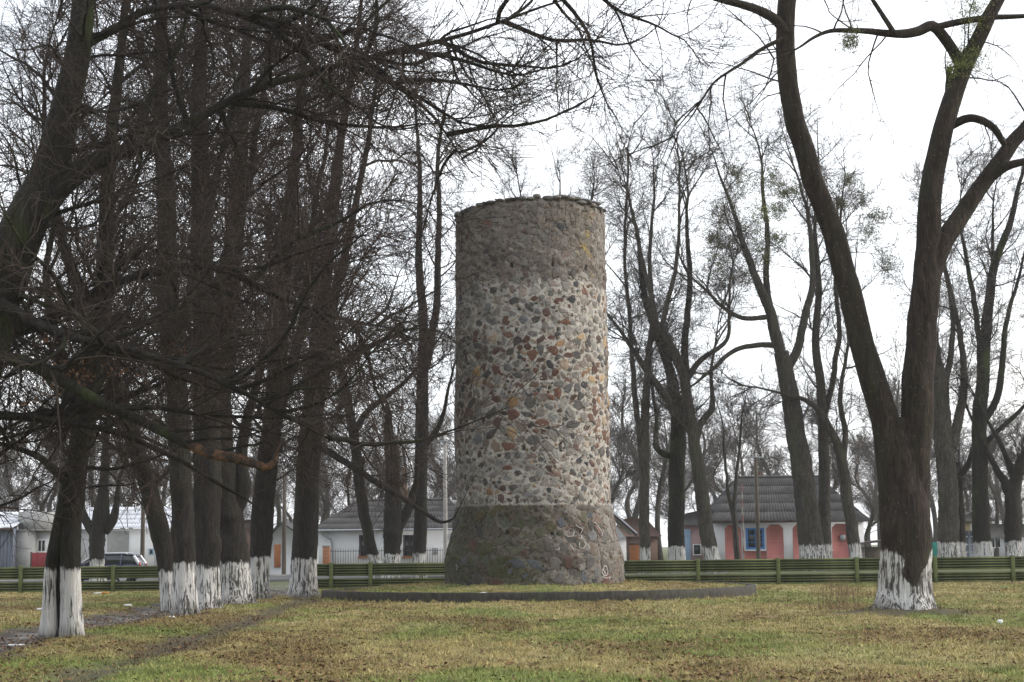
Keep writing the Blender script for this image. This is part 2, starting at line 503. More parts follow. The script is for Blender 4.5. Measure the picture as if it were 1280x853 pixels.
tower = thing('stone_tower', 'tall round ruined fieldstone tower with flared mossy base inside the low ring kerb', 'tower', (TC[0], TC[1], 0.2))
TZ = 0.2
th = np.concatenate([np.linspace(-1.85, 1.85, 330), np.linspace(1.85, 2 * np.pi - 1.85, 90)[1:-1]])
zz = np.arange(-0.1, ZTOP + 0.001, 0.05)
TH, ZZ = np.meshgrid(th, zz)
rr = np.random.default_rng(5)
def n3(th, z, s, seed):
    x = 2.7 * np.sin(th); y = 2.7 * np.cos(th)
    return sn(x + 0.31 * z, z + 0.2 * y, s, seed) * 0.6 + sn(y * 1.1 - 0.2 * z, z + .37 * x, s, seed + 1) * 0.6
def wall_disp(TH, ZZ):
    d = 0.016 * n3(TH, ZZ, 0.5, 41) + 0.010 * n3(TH, ZZ, 0.18, 43) + 0.02 * n3(TH, ZZ, 1.6, 45)
    rz_ = np.maximum(sstep(Z1 - 0.2, Z1 + 0.3, ZZ), 0.7 * sstep(Z5 + 0.05, Z5 - 0.1, ZZ))
    return d + rz_ * 0.022 * n3(TH, ZZ, 0.3, 47), rz_
DR, rough_zone = wall_disp(TH, ZZ)
DR += rough_zone * rr.normal(0, 0.005, TH.shape)
DR += rr.normal(0, 0.003, TH.shape)
for zl in (Z1, Z2, Z3, Z4, 1.33):      # lift lines of the building courses
    DR -= 0.03 * np.exp(-((ZZ - zl - 0.02 * np.sin(TH * 9 + zl)) / 0.035) ** 2) * (0.5 + 0.5 * np.sin(TH * 5 + zl * 3))
for (ht, h_z) in HOLES:
    m = (np.abs((TH - ht) * 2.66) < 0.052) & (np.abs(ZZ - h_z) < 0.06)
    DR[m] -= 0.28
top_w = 0.10 * n3(th, th * 0 + 3.0, 0.5, 51) + 0.06 * np.sin(th * 2 + .5)
ZZ2 = ZZ + top_w[None, :] * sstep(ZTOP - 0.5, ZTOP, ZZ)
DR -= 0.10 * sstep(ZTOP - 0.25, ZTOP, ZZ) ** 2
V = tower_p(TH.ravel(), ZZ2.ravel(), DR.ravel())
nth = len(th); nz = len(zz)
a = (np.arange(nz - 1)[:, None] * nth + np.arange(nth)[None, :]); b = (np.arange(nz - 1)[:, None] * nth + (np.arange(nth)[None, :] + 1) % nth)
F = np.stack([a, b, b + nth, a + nth], -1).reshape(-1, 4)
# inner rim and a sunken top
rim = V[-nth:].copy(); rim[:, :2] *= 0.80
rim2 = rim.copy(); rim2[:, 2] -= 0.9
cen = np.array([[0, 0, ZTOP - 0.9]])
base_i = len(V)
V = np.concatenate([V, rim, rim2, cen])
i0 = np.arange(nth); i1 = (i0 + 1) % nth
F2 = np.concatenate([np.stack([base_i - nth + i0, base_i - nth + i1, base_i + i1, base_i + i0], -1),
                     np.stack([base_i + i0, base_i + i1, base_i + nth + i1, base_i + nth + i0], -1)])
F3 = np.stack([base_i + nth + i0, base_i + nth + i1, np.full(nth, base_i + 2 * nth)], -1)
V[:, 2] -= TZ
# colour of the mortar by zone: pale pointing in the middle, old brown-grey render on top, dark mossy foot
def mortar_col(TH, ZZ):
    a = n3(TH, ZZ, 0.9, 61); b = n3(TH, ZZ, 0.35, 63); c = n3(TH, ZZ, 2.2, 65)
    pale = np.array([0.41, 0.392, 0.358]); grey = np.array([0.275, 0.265, 0.25]); brown = np.array([0.165, 0.147, 0.13])
    foot = np.array([0.10, 0.088, 0.073]); moss = np.array([0.06, 0.068, 0.022]); lich = np.array([0.28, 0.21, 0.05])
    mixg = sstep(-0.3, 0.9, a + 0.5 * b - 0.55 * TH)[..., None]  # left greyer, right paler: dirt and shade both put into the colour
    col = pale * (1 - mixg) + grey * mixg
    up = sstep(Z1 - 0.25, Z1 + 0.15, ZZ + 0.25 * a)[..., None]
    ub = sstep(-0.8, 0.8, b + c)[..., None]
    col = col * (1 - up) + up * (brown * (1 - ub) + np.array([0.24, 0.225, 0.205]) * ub)
    mid = (np.exp(-((ZZ - (Z2 + Z1) / 2) / 1.0) ** 2) * 0.4 * sstep(0.0, 1.0, a))[..., None]
    col = col * (1 - mid) + mid * grey
    lo = sstep(Z5 + 0.04, Z5 - 0.04, ZZ + 0.02 * b)[..., None]
    fb = sstep(-0.5, 1.0, a + 0.9 * TH)[..., None]  # foot darkens to the left, dirt and painted shade together
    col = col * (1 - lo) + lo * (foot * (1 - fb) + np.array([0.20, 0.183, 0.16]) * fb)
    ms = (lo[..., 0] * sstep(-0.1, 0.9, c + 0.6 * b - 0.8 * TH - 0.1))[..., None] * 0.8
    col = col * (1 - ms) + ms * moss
    low = (sstep(0.75, 0.3, ZZ + 0.2 * a) * 0.4)[..., None]
    col = col * (1 - low) + low * np.array([0.16, 0.15, 0.13])
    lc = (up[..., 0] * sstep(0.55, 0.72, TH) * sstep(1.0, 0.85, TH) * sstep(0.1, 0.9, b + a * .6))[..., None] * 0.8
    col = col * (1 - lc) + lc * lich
    return col
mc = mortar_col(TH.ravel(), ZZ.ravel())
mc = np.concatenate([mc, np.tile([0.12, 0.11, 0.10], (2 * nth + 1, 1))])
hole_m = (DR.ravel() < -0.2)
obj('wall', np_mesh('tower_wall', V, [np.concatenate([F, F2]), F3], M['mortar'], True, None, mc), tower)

# stones bedded in the wall
PAL = {'red': [(0.12, 0.058, 0.042), (0.095, 0.05, 0.038), (0.15, 0.078, 0.055), (0.085, 0.052, 0.042)],
       'dark': [(0.06, 0.055, 0.052), (0.075, 0.072, 0.07), (0.09, 0.085, 0.085), (0.05, 0.05, 0.055)],
       'blue': [(0.13, 0.14, 0.155), (0.16, 0.165, 0.175), (0.11, 0.12, 0.14)],
       'ochre': [(0.30, 0.19, 0.095), (0.26, 0.15, 0.08), (0.33, 0.23, 0.13)],
       'grey': [(0.20, 0.185, 0.17), (0.24, 0.225, 0.205), (0.17, 0.155, 0.145)],
       'foot': [(0.115, 0.095, 0.075), (0.10, 0.085, 0.075), (0.13, 0.09, 0.065), (0.085, 0.08, 0.075), (0.14, 0.125, 0.11), (0.085, 0.08, 0.05)],
       'top': [(0.17, 0.145, 0.12), (0.145, 0.12, 0.10), (0.20, 0.175, 0.15), (0.125, 0.105, 0.09), (0.16, 0.13, 0.105)]}
def zone(z):
    if z > Z1 - 0.05: return 0
    if z > Z2: return 1
    if z > Z3: return 2
    if z > Z4: return 3
    if z > Z5: return 4
    return 5
# size range, packing, number of tries
ZP = {0: (0.05, 0.19, 1.02), 1: (0.05, 0.17, 1.2), 2: (0.05, 0.19, 0.98), 3: (0.05, 0.23, 1.0), 4: (0.045, 0.15, 1.2), 5: (0.05, 0.24, 1.0)}
rs = np.random.default_rng(77)
cand = 42000
cu = rs.uniform(-np.pi, np.pi, cand); cz = rs.uniform(0.32, ZTOP - 0.12, cand); cs = rs.random(cand)
order = np.argsort(-cs)
AU = np.zeros(6000); AZ = np.zeros(6000); AR = np.zeros(6000); na = 0
hol = np.array(HOLES)
for i in order:
    z = cz[i]; u = cu[i]
    lo, hi, pk = ZP[zone(z)]
    r = lo + (hi - lo) * cs[i] ** 2.2
    R = float(r_prof(z))
    skip = False
    for zl in (Z5, 1.33):
        if abs(z - zl) < r * 0.7: skip = True
    if skip: continue
    if np.any((np.abs((hol[:, 0] - u) * R) < r * 0.9 + 0.06) & (np.abs(hol[:, 1] - z) < r * 0.9 + 0.06)): continue
    if na:
        du = np.abs(AU[:na] - u); du = np.minimum(du, 2 * np.pi - du) * R
        dz = (AZ[:na] - z) * 1.12
        if np.any(du * du + dz * dz < (pk * 0.92 * (AR[:na] + r)) ** 2): continue
    AU[na] = u; AZ[na] = z; AR[na] = r; na += 1
    if na >= 5990: break
def stone_geo(u, z, r, rs):
    m = int(rs.integers(9, 13))
    ang = np.sort((np.arange(m) + rs.uniform(-0.3, 0.3, m)) * 2 * np.pi / m)
    ns = int(rs.integers(3, 6)); a0_ = rs.uniform(0, 6.28)
    # a chipped polygon: straight sides, broken corners
    sec = 2 * np.pi / ns; rel = (ang - a0_) % sec - sec / 2
    rad = r * np.clip(0.80 / np.cos(rel), .7, 1.25) * rs.uniform(0.82, 1.12, m)
    asp = rs.uniform(0.85, 1.5); tilt = rs.normal(0, 0.5)
    px = rad * np.cos(ang) * asp; pz = rad * np.sin(ang) / asp
    qx = px * math.cos(tilt) - pz * math.sin(tilt); qz = px * math.sin(tilt) + pz * math.cos(tilt)
    zn = zone(z)
    h = rs.uniform(0.002, 0.012) if zn in (0, 5) else rs.uniform(0.002, 0.011)
    vs_ = []
    R = float(r_prof(z))
    loc_ = float(wall_disp(np.array([u]), np.array([z]))[0][0]) + (0.004 if zn in (0, 5) else 0.008)
    for (k, dr) in ((1.04, -0.05), (0.98, h * 0.45), (0.86, h), (0.45, h * 1.08)):
        jj = rs.normal(0, 0.006, m) if k < 0.9 else 0
        vs_.append(tower_p(u + qx * k / R, np.clip(z + qz * k, 0.05, ZTOP), dr + jj + loc_ * .5 + .5 * wall_disp(u + qx * k / R, z + qz * k)[0]))
    vs_.append(tower_p(np.array([u]), np.array([z]), h * 1.1 + loc_))
    V = np.concatenate(vs_)
    F4 = [(a * m + k, a * m + (k + 1) % m, (a + 1) * m + (k + 1) % m, (a + 1) * m + k) for a in range(3) for k in range(m)]
    F3 = [(3 * m + k, 3 * m + (k + 1) % m, 4 * m) for k in range(m)]
    return V, np.array(F4), np.array(F3)
def stone_col(u, z, r, rs):
    zn = zone(z)
    if zn == 0: fam = rs.choice(['top', 'dark', 'grey', 'red'], p=[.62, .18, .10, .10])
    elif zn == 5: fam = rs.choice(['foot', 'dark', 'red', 'blue', 'grey'], p=[.46, .2, .15, .08, .11])
    elif zn == 1: fam = rs.choice(['dark', 'red', 'grey', 'blue', 'ochre'], p=[.42, .30, .16, .09, .03])
    elif zn == 4: fam = rs.choice(['dark', 'red', 'grey', 'blue', 'ochre'], p=[.42, .28, .16, .09, .05])
    else:
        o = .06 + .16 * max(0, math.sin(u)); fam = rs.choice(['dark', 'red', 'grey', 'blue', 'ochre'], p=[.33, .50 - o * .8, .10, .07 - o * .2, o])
    c = np.array(PAL[fam][int(rs.integers(len(PAL[fam])))]) * rs.uniform(0.8, 1.2)
    # most stones are partly smeared over with the mortar round them
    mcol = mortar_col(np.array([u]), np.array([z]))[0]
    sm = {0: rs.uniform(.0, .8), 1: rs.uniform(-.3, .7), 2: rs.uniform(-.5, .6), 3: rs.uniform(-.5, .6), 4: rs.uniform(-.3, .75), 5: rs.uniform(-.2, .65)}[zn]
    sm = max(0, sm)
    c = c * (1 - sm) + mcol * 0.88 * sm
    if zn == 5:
        c = c * (1 + 0.2 * math.sin(u))  # foot stones dimmer left, brighter right: shade and dirt in their colour
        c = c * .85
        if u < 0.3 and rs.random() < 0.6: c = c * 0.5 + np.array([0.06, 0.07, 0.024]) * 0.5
    return c
geos = [stone_geo(AU[i], AZ[i], AR[i], rs) for i in range(na)]
cols = [stone_col(AU[i], AZ[i], AR[i], rs) for i in range(na)]
show = AR[:na] ** 2 * np.clip(np.cos(AU[:na]) - 0.06, 0, 1)
top300 = set(np.argsort(-show)[:300].tolist())
sv, s4, s3, scol, off = [], [], [], [], 0
for i in range(na):
    Vs, f4, f3 = geos[i]
    Vs = Vs.copy(); Vs[:, 2] -= TZ
    if i in top300:
        c = Vs.mean(axis=0)
        obj('stone', np_mesh('stone', Vs - c, [f4, f3], M['stone'], True, None, np.tile(cols[i], (len(Vs), 1))), tower, c)
    else:
        sv.append(Vs); s4.append(f4 + off); s3.append(f3 + off); scol.append(np.tile(cols[i], (len(Vs), 1))); off += len(Vs)
tag(obj('small_stones', np_mesh('small_stones', np.concatenate(sv), [np.concatenate(s4), np.concatenate(s3)], M['stone'], True, None, np.concatenate(scol)), tower), kind='stuff')

# flat ragged coping stones along the broken rim
def lump(sx, sy, sz, rs, sub=3):
    """rough block: a subdivided box pushed about"""
    n = sub + 1
    g = np.linspace(-1, 1, n)
    pts = {}; V = []; F = []
    def vid(i, j, k):
        key = (i, j, k)
        if key not in pts:
            p = np.array([g[i], g[j], g[k]])
            p = p / (np.abs(p) ** 4).sum() ** 0.25 * 1.0
            V.append(p * np.array([sx, sy, sz]) * (1 + rs.normal(0, 0.08))); pts[key] = len(V) - 1
        return pts[key]
    for ax in range(3):
        for s in (0, n - 1):
            for i in range(sub):
                for j in range(sub):
                    q = []
                    for (di, dj) in ((0, 0), (1, 0), (1, 1), (0, 1)):
                        c = [0, 0, 0]; c[ax] = s; c[(ax + 1) % 3] = i + di; c[(ax + 2) % 3] = j + dj
                        q.append(vid(*c))
                    F.append(q if s else q[::-1])
    return np.array(V), np.array(F)
nc = 58
for i in range(nc):
    a = i * 2 * np.pi / nc + rs.uniform(-0.03, 0.03)
    Vs, Fs = lump(rs.uniform(0.12, 0.24), rs.uniform(0.14, 0.24), rs.uniform(0.04, 0.09), rs, 3)
    ca, sa = math.cos(a), math.sin(a)
    Vs = np.stack([Vs[:, 0] * ca - Vs[:, 1] * sa, Vs[:, 0] * sa + Vs[:, 1] * ca, Vs[:, 2]], -1)
    k = np.array([0.13, 0.12, 0.115]) * rs.uniform(0.6, 1.6)
    zt = ZTOP + np.interp(a % (2 * np.pi), np.r_[th % (2 * np.pi)][np.argsort(th % (2 * np.pi))], top_w[np.argsort(th % (2 * np.pi))])
    p = tower_p(np.array([a]), np.array([ZTOP]), -0.13)[0]
    obj('coping_stone', np_mesh('coping_stone', Vs, Fs, M['stone'], True, None, np.tile(k, (len(Vs), 1))), tower, (p[0], p[1], zt + 0.02 - TZ))

# painted scrawls on the foot
M['spray_white'] = plain('spray_white', (0.42, 0.41, 0.40), 0.7, 0.2, 8, 0)
M['spray_pink'] = plain('spray_pink', (0.33, 0.16, 0.15), 0.7, 0.2, 8, 0)
def scrawl(pix, wpx, mat):
    P = []
    for (x, y) in pix:
        a, z = hit_tower(x, y)
        P.append(tower_p(np.array([a]), np.array([z]), 0.045)[0])
    P = np.array(P)
    # smooth
    tt = np.linspace(0, len(P) - 1, len(P) * 6)
    Q = np.stack([np.interp(tt, np.arange(len(P)), P[:, k]) for k in range(3)], -1)
    for _ in range(3): Q[1:-1] = (Q[:-2] + 2 * Q[1:-1] + Q[2:]) / 4
    Q[:, 2] -= TZ
    Tn = np.gradient(Q, axis=0); Tn /= np.linalg.norm(Tn, axis=1, keepdims=True) + 1e-9
    N = Q.copy(); N[:, 2] = 0; N /= np.linalg.norm(N, axis=1, keepdims=True)
    S = np.cross(Tn, N); hw = wpx * 55 / 2000 / 2
    V = np.concatenate([Q + S * hw, Q - S * hw]); n = len(Q)
    F = np.array([(k, k + 1, n + k + 1, n + k) for k in range(n - 1)])
    obj('graffiti', np_mesh('graffiti', V, F, mat), tower)
scrawl([(754, 709), (751, 714), (753, 719), (757, 720), (759, 715), (757, 708), (754, 707), (753, 713), (756, 718)], 1.1, M['spray_white'])
scrawl([(752, 721), (757, 723), (762, 721), (760, 725)], 0.9, M['spray_white'])
scrawl([(741, 653), (744, 654), (748, 660), (752, 667), (751, 670)], 0.9, M['spray_white'])
scrawl([(743, 657), (746, 661), (749, 667)], 1.2, M['spray_pink'])
scrawl([(719, 656), (722, 659), (728, 661), (725, 667)], 0.8, M['spray_white'])
scrawl([(705, 668), (710, 671), (716, 670), (717, 664)], 0.8, M['spray_white'])
scrawl([(724, 678), (723, 684), (728, 686), (732, 681), (729, 676), (735, 682), (736, 687)], 0.8, M['spray_white'])
scrawl([(722, 672), (727, 674), (725, 669), (730, 675)], 0.8, M['spray_white'])
scrawl([(694, 686), (698, 688), (699, 684)], 1.0, M['spray_white'])
scrawl([(712, 680), (715, 685), (717, 688)], 0.8, M['spray_white'])
scrawl([(571, 705), (573, 709), (572, 713)], 0.8, M['spray_white'])

# ------------------------------------------------------------------ round kerb wall
t = NT('old_kerb_concrete')
f = t.noise(t.coord(), 2.2, 6, 0.7); f2 = t.noise(t.coord((1, 1, 0.4)), 9, 6, 0.7)
k = t.mix(t.ramp(f2, 0.35, 0.7), (0.022, 0.02, 0.017), (0.07, 0.065, 0.057))
k = t.mix(t.math('MULTIPLY', t.ramp(f, 0.5, 0.66), 0.6), k, (0.055, 0.065, 0.03))
t.col(k); t.bump(f2, 0.6, 0.03)
M['kerb_wall'] = t.m
a0 = math.atan2(CUT[0][1] - RC[1], CUT[0][0] - RC[0]); a1 = math.atan2(CUT[1][1] - RC[1], CUT[1][0] - RC[0])
cl = []
sweep = (a1 - a0) % (2 * np.pi)
for kk in np.linspace(0, 1, 120): cl.append((RC[0] + RING * math.cos(a0 + sweep * kk), RC[1] + RING * math.sin(a0 + sweep * kk)))
cl = cl[::1]
for kk in np.linspace(0, 1, 22)[1:-1]: cl.append((cl[119][0] * (1 - kk) + cl[0][0] * kk, cl[119][1] * (1 - kk) + cl[0][1] * kk))
cl = np.array(cl); n = len(cl)
tg = np.roll(cl, -1, 0) - np.roll(cl, 1, 0); tg /= np.linalg.norm(tg, axis=1, keepdims=True)
nr = np.stack([tg[:, 1], -tg[:, 0]], -1)
wob = sn(cl[:, 0] * 1.3, cl[:, 1] * 1.3, 0.8, 91) * 0.012
prof = [(0.12, -0.25), (0.125, 0.10), (0.12, 0.275), (0.095, 0.30), (-0.095, 0.30), (-0.12, 0.275), (-0.12, -0.25)]
V = np.concatenate([np.column_stack([cl + nr * (o + wob[:, None] * (o > 0)), np.full(n, zz_) + wob * (zz_ > 0.2)]) for (o, zz_) in prof])
m = len(prof)
F = np.array([(r * n + k, r * n + (k + 1) % n, (r + 1) * n + (k + 1) % n, (r + 1) * n + k) for r in range(m - 1) for k in range(n)])
KB = thing('ring_kerb', 'low dark weathered concrete ring kerb round the foot of the stone tower', 'kerb', (RC[0], RC[1], 0))
V[:, :2] -= RC
obj('kerb_wall', np_mesh('kerb_wall', V, F, M['kerb_wall']), KB)

# ------------------------------------------------------------------ fence of ribbed green slabs
t = NT('fence_green')
f = t.noise(t.coord((1, 1, 3)), 2.5, 6, 0.7); f2 = t.noise(t.coord((1, 1, 1)), 14, 5, 0.7)
k = t.mix(t.ramp(f, 0.35, 0.68), (0.062, 0.078, 0.027), (0.12, 0.145, 0.052))
k = t.mix(t.math('MULTIPLY', t.ramp(f2, 0.5, 0.75), 0.6), k, (0.03, 0.03, 0.02))
t.col(k); t.bump(f2, 0.4, 0.01)
M['fence'] = t.m
M['fence_slab'] = plain('shaded_slab', (0.022, 0.024, 0.015), 0.95, 0.3, 5, 0.2)  # near-black backing, the shade between the ribs put into its colour
FY = 65.0
SL = [0.04, 0.145, 0.25, 0.355, 0.535, 0.64, 0.745, 0.85, 0.955]          # slab rib undersides
def fence(posts, label, group=None, dbl=True):
    root = thing('slatted_fence', label, 'fence', (0, FY, 0), 0, 'green ribbed fence runs')
    post_mb = MB(); post_mb.bbox(-0.075, 0.075, -0.09, 0.09, -0.3, 1.07, 0.015)
    pme = None
    for x in posts:
        if pme is None:
            o = post_mb.build('post', M['fence'], root, loc=(x, 0, 0)); pme = o.data
        else: obj('post', pme, root, (x, 0, 0))
    for (a, b) in zip(posts[:-1], posts[1:]):
        L = b - a - 0.15
        mb_ = MB()
        # ribbed cross-section: rounded nose
        pr = [(0.03, 0.0), (-0.02, 0.004), (-0.05, 0.016), (-0.05, 0.044), (-0.02, 0.06), (0.03, 0.064)]
        v = [(x_, y_, z_) for x_ in (-L / 2, L / 2) for (y_, z_) in pr]
        f4 = [(k, (k + 1) % 6, 6 + (k + 1) % 6, 6 + k) for k in range(6)]
        mb_.add(v, f4, [(0, k + 1, k) for k in range(1, 5)] + [(6, 6 + k, 7 + k) for k in range(1, 5)])
        for (za, zb) in ((SL[0] + .02, SL[3] + .07), (SL[4] + .02, SL[8] + .07)):
            MB().box(a + .076, b - .076, .06, .08, za, zb).build('slab', M['fence_slab'], root)
        me = None
        for z in SL:
            loc = ((a + b) / 2, 0, z + rng.normal(0, 0.004))
            if me is None: o = mb_.build('slat', M['fence'], root, loc=loc); me = o.data
            else: o = obj('slat', me, root, loc)
            o.rotation_euler = (rng.normal(0, 0.02), rng.normal(0, 0.0015), 0)
    return root
X65 = lambda px: xat(px, FY)
fence([X65(p) for p in (-180, -83, 27, 142, 240, 318)], 'green ribbed fence run on the left behind the dark tree row')
fence([X65(p) for p in (392, 414, 463, 563, 662, 772)], 'green ribbed fence run between the path gap and the tower')
fence([X65(p) for p in (774.5, 872, 972, 1070, 1168, 1265, 1363)], 'green ribbed fence run from the tower to the right edge')

# ------------------------------------------------------------------ trees
def catmull(P, R, step):
    P = np.asarray(P, float); R = np.asarray(R, float)
    L = np.r_[0, np.cumsum(np.linalg.norm(np.diff(P, axis=0), axis=1))]
    n = max(4, int(L[-1] / step) + 1)
    s = np.linspace(0, L[-1], n)
    Pe = np.vstack([2 * P[0] - P[1], P, 2 * P[-1] - P[-2]])
    k = np.clip(np.searchsorted(L, s, side='right') - 1, 0, len(P) - 2)
    u = ((s - L[k]) / (L[k + 1] - L[k]))[:, None]
    p0, p1, p2, p3 = Pe[k], Pe[k + 1], Pe[k + 2], Pe[k + 3]
    Q = 0.5 * (2 * p1 + (p2 - p0) * u + (2 * p0 - 5 * p1 + 4 * p2 - p3) * u ** 2 + (3 * p1 - p0 - 3 * p2 + p3) * u ** 3)
    return Q, np.interp(s, L, R)

def stem_mesh(name, P, R, mat, sides=20, step=0.12, rough=0.05, flare=0.0, wash=None, seed=0, knobs=(), flute=0.0, gap=None):
    Q, r = catmull(P, R, step)
    n = len(Q)
    V, F = tube_arrays(Q[None], np.ones((1, n)), sides)
    V = V.reshape(n, sides, 3)
    D = V - Q[:, None, :]
    g = np.random.default_rng(seed)
    ang = np.arange(sides) * 2 * np.pi / sides
    z = np.arange(n) * step
    mod = np.ones((n, sides))
    for fq in (2, 3, 5, 7, 9):
        ph = g.uniform(0, 6.28); k1 = g.uniform(0.3, 1.1); k2 = g.uniform(0, 6.28)
        mod += (rough * 1.6 / fq ** 0.5) * 0.5 * np.sin(fq * ang[None, :] + ph + 0.8 * np.sin(z[:, None] * k1 + k2)) * (0.6 + 0.4 * np.sin(z[:, None] * g.uniform(1, 4) + k2))
    if sides >= 40:
        for fq in (13, 17, 22, 27):
            ph = g.uniform(0, 6.28); k2 = g.uniform(0, 6.28); k1 = g.uniform(.8, 2.2)
            w_ = np.sin(fq * ang[None, :] + ph + 1.6 * np.sin(z[:, None] * k1 + k2) + .8 * np.sin(z[:, None] * k1 * 3.1))
            mod += 0.016 * (1 - np.abs(w_)) * (0.5 + 0.5 * np.sin(z[:, None] * k1 * 2.3 + ang[None, :] * 3 + k2))
    mod += g.normal(0, rough * 0.35 * min(1, 20 / sides), mod.shape)
    if flute: mod -= flute * np.exp(-((np.angle(np.exp(1j * (ang[None, :] - 4.4)))) / 0.35) ** 2) * np.exp(-z[:, None] / 3.0)
    if flare:
        lob = 1 + 0.35 * np.sin(ang * 4 + g.uniform(0, 6)) + 0.25 * np.sin(ang * 7 + g.uniform(0, 6))
        mod += flare * np.exp(-np.maximum(z - 0.1, 0)[:, None] / 0.28) * lob[None, :]
    for (kz, ka, amp, wd) in knobs:
        mod += amp * np.exp(-((z[:, None] - kz) / wd) ** 2) * np.exp(-(np.angle(np.exp(1j * (ang[None, :] - ka))) / 0.7) ** 2)
    V = Q[:, None, :] + D * (r[:, None] * mod)[..., None]
    V = V.reshape(-1, 3)
    cap = np.array([Q[-1], Q[0]])
    last = (n - 1) * sides
    F3 = np.array([(last + k, last + (k + 1) % sides, n * sides) for k in range(sides)] + [((k + 1) % sides, k, n * sides + 1) for k in range(sides)])
    V = np.vstack([V, cap])
    at_ = None
    if wash is not None:
        wv = np.clip(wash - V[:, 2] + 1.0, 0, 3)
        if gap:
            dd = (V - np.vstack([np.repeat(Q, sides, 0), cap])); az = np.arctan2(dd[:, 0], -dd[:, 1])
            wv = wv - gap[2] * np.exp(-((az - gap[0] - .12 * np.sin(V[:, 2] * 7)) / gap[1]) ** 2)
        at_ = {'wash': np.clip(wv, 0, 3)}
    return np_mesh(name, V, [F, F3], mat, True, at_)

def spawn(P, R, cnt, t0, t1, lmin, lmax, ang, K, wob, trop, rfac, g, slender=0.022, shrink=0.4, rtip=0.0025, bias=None, perp_up=0.0, tip_r=0.12):
    """children of the branches P (n,k,3), R (n,k)"""
    n, k, _ = P.shape
    if np.isscalar(cnt):
        c = np.floor(cnt + g.random(n)).astype(int)
    else: c = np.asarray(cnt)
    idx = np.repeat(np.arange(n), c)
    m = len(idx)
    if m == 0: return np.zeros((0, K, 3)), np.zeros((0, K))
    t = g.uniform(t0, t1, m)
    f = t * (k - 1); i = np.clip(f.astype(int), 0, k - 2); u = (f - i)[:, None]
    p = P[idx, i] * (1 - u) + P[idx, i + 1] * u
    pr = R[idx, i] * (1 - u[:, 0]) + R[idx, i + 1] * u[:, 0]
    T = P[idx, i + 1] - P[idx, i]; T /= np.linalg.norm(T, axis=1, keepdims=True) + 1e-9
    rv = g.normal(0, 1, (m, 3)); rv[:, 2] += perp_up
    if bias is not None: rv += np.asarray(bias)
    rv -= (rv * T).sum(1, keepdims=True) * T; rv /= np.linalg.norm(rv, axis=1, keepdims=True) + 1e-9
    a = np.clip(g.normal(ang[0], ang[1], m), 0.15, 1.7)[:, None]
    d = T * np.cos(a) + rv * np.sin(a)
    L = g.uniform(lmin, lmax, m) * (1 - shrink * t)
    r0 = np.clip(np.minimum(pr * rfac, L * slender), rtip * 1.3, None)
    out = np.zeros((m, K, 3)); out[:, 0] = p
    st = (L / (K - 1))[:, None]
    curve = g.normal(0, wob * 0.5, (m, 3))
    for j in range(1, K):
        d = d + curve + g.normal(0, wob, (m, 3)); d[:, 2] += trop
        d /= np.linalg.norm(d, axis=1, keepdims=True)
        out[:, j] = out[:, j - 1] + d * st
    s = np.linspace(0, 1, K)[None, :]
    rad = np.maximum(r0[:, None] * (1 - (1 - tip_r) * s ** 0.9), rtip)
    return out, rad

def resample(P, R, K):
    Q, r = catmull(P, R, np.linalg.norm(np.diff(P, axis=0), axis=1).sum() / 60)
    i = np.linspace(0, len(Q) - 1, K)
    j = np.arange(len(Q))
    return np.stack([np.interp(i, j, Q[:, c]) for c in range(3)], -1), np.interp(i, j, r)

def proj(p):
    v = np.asarray(p) - CAMP; w_ = v @ _F
    return 640 + FPX * (v @ _R) / w_, 426.5 - FPX * (v @ _U) / w_

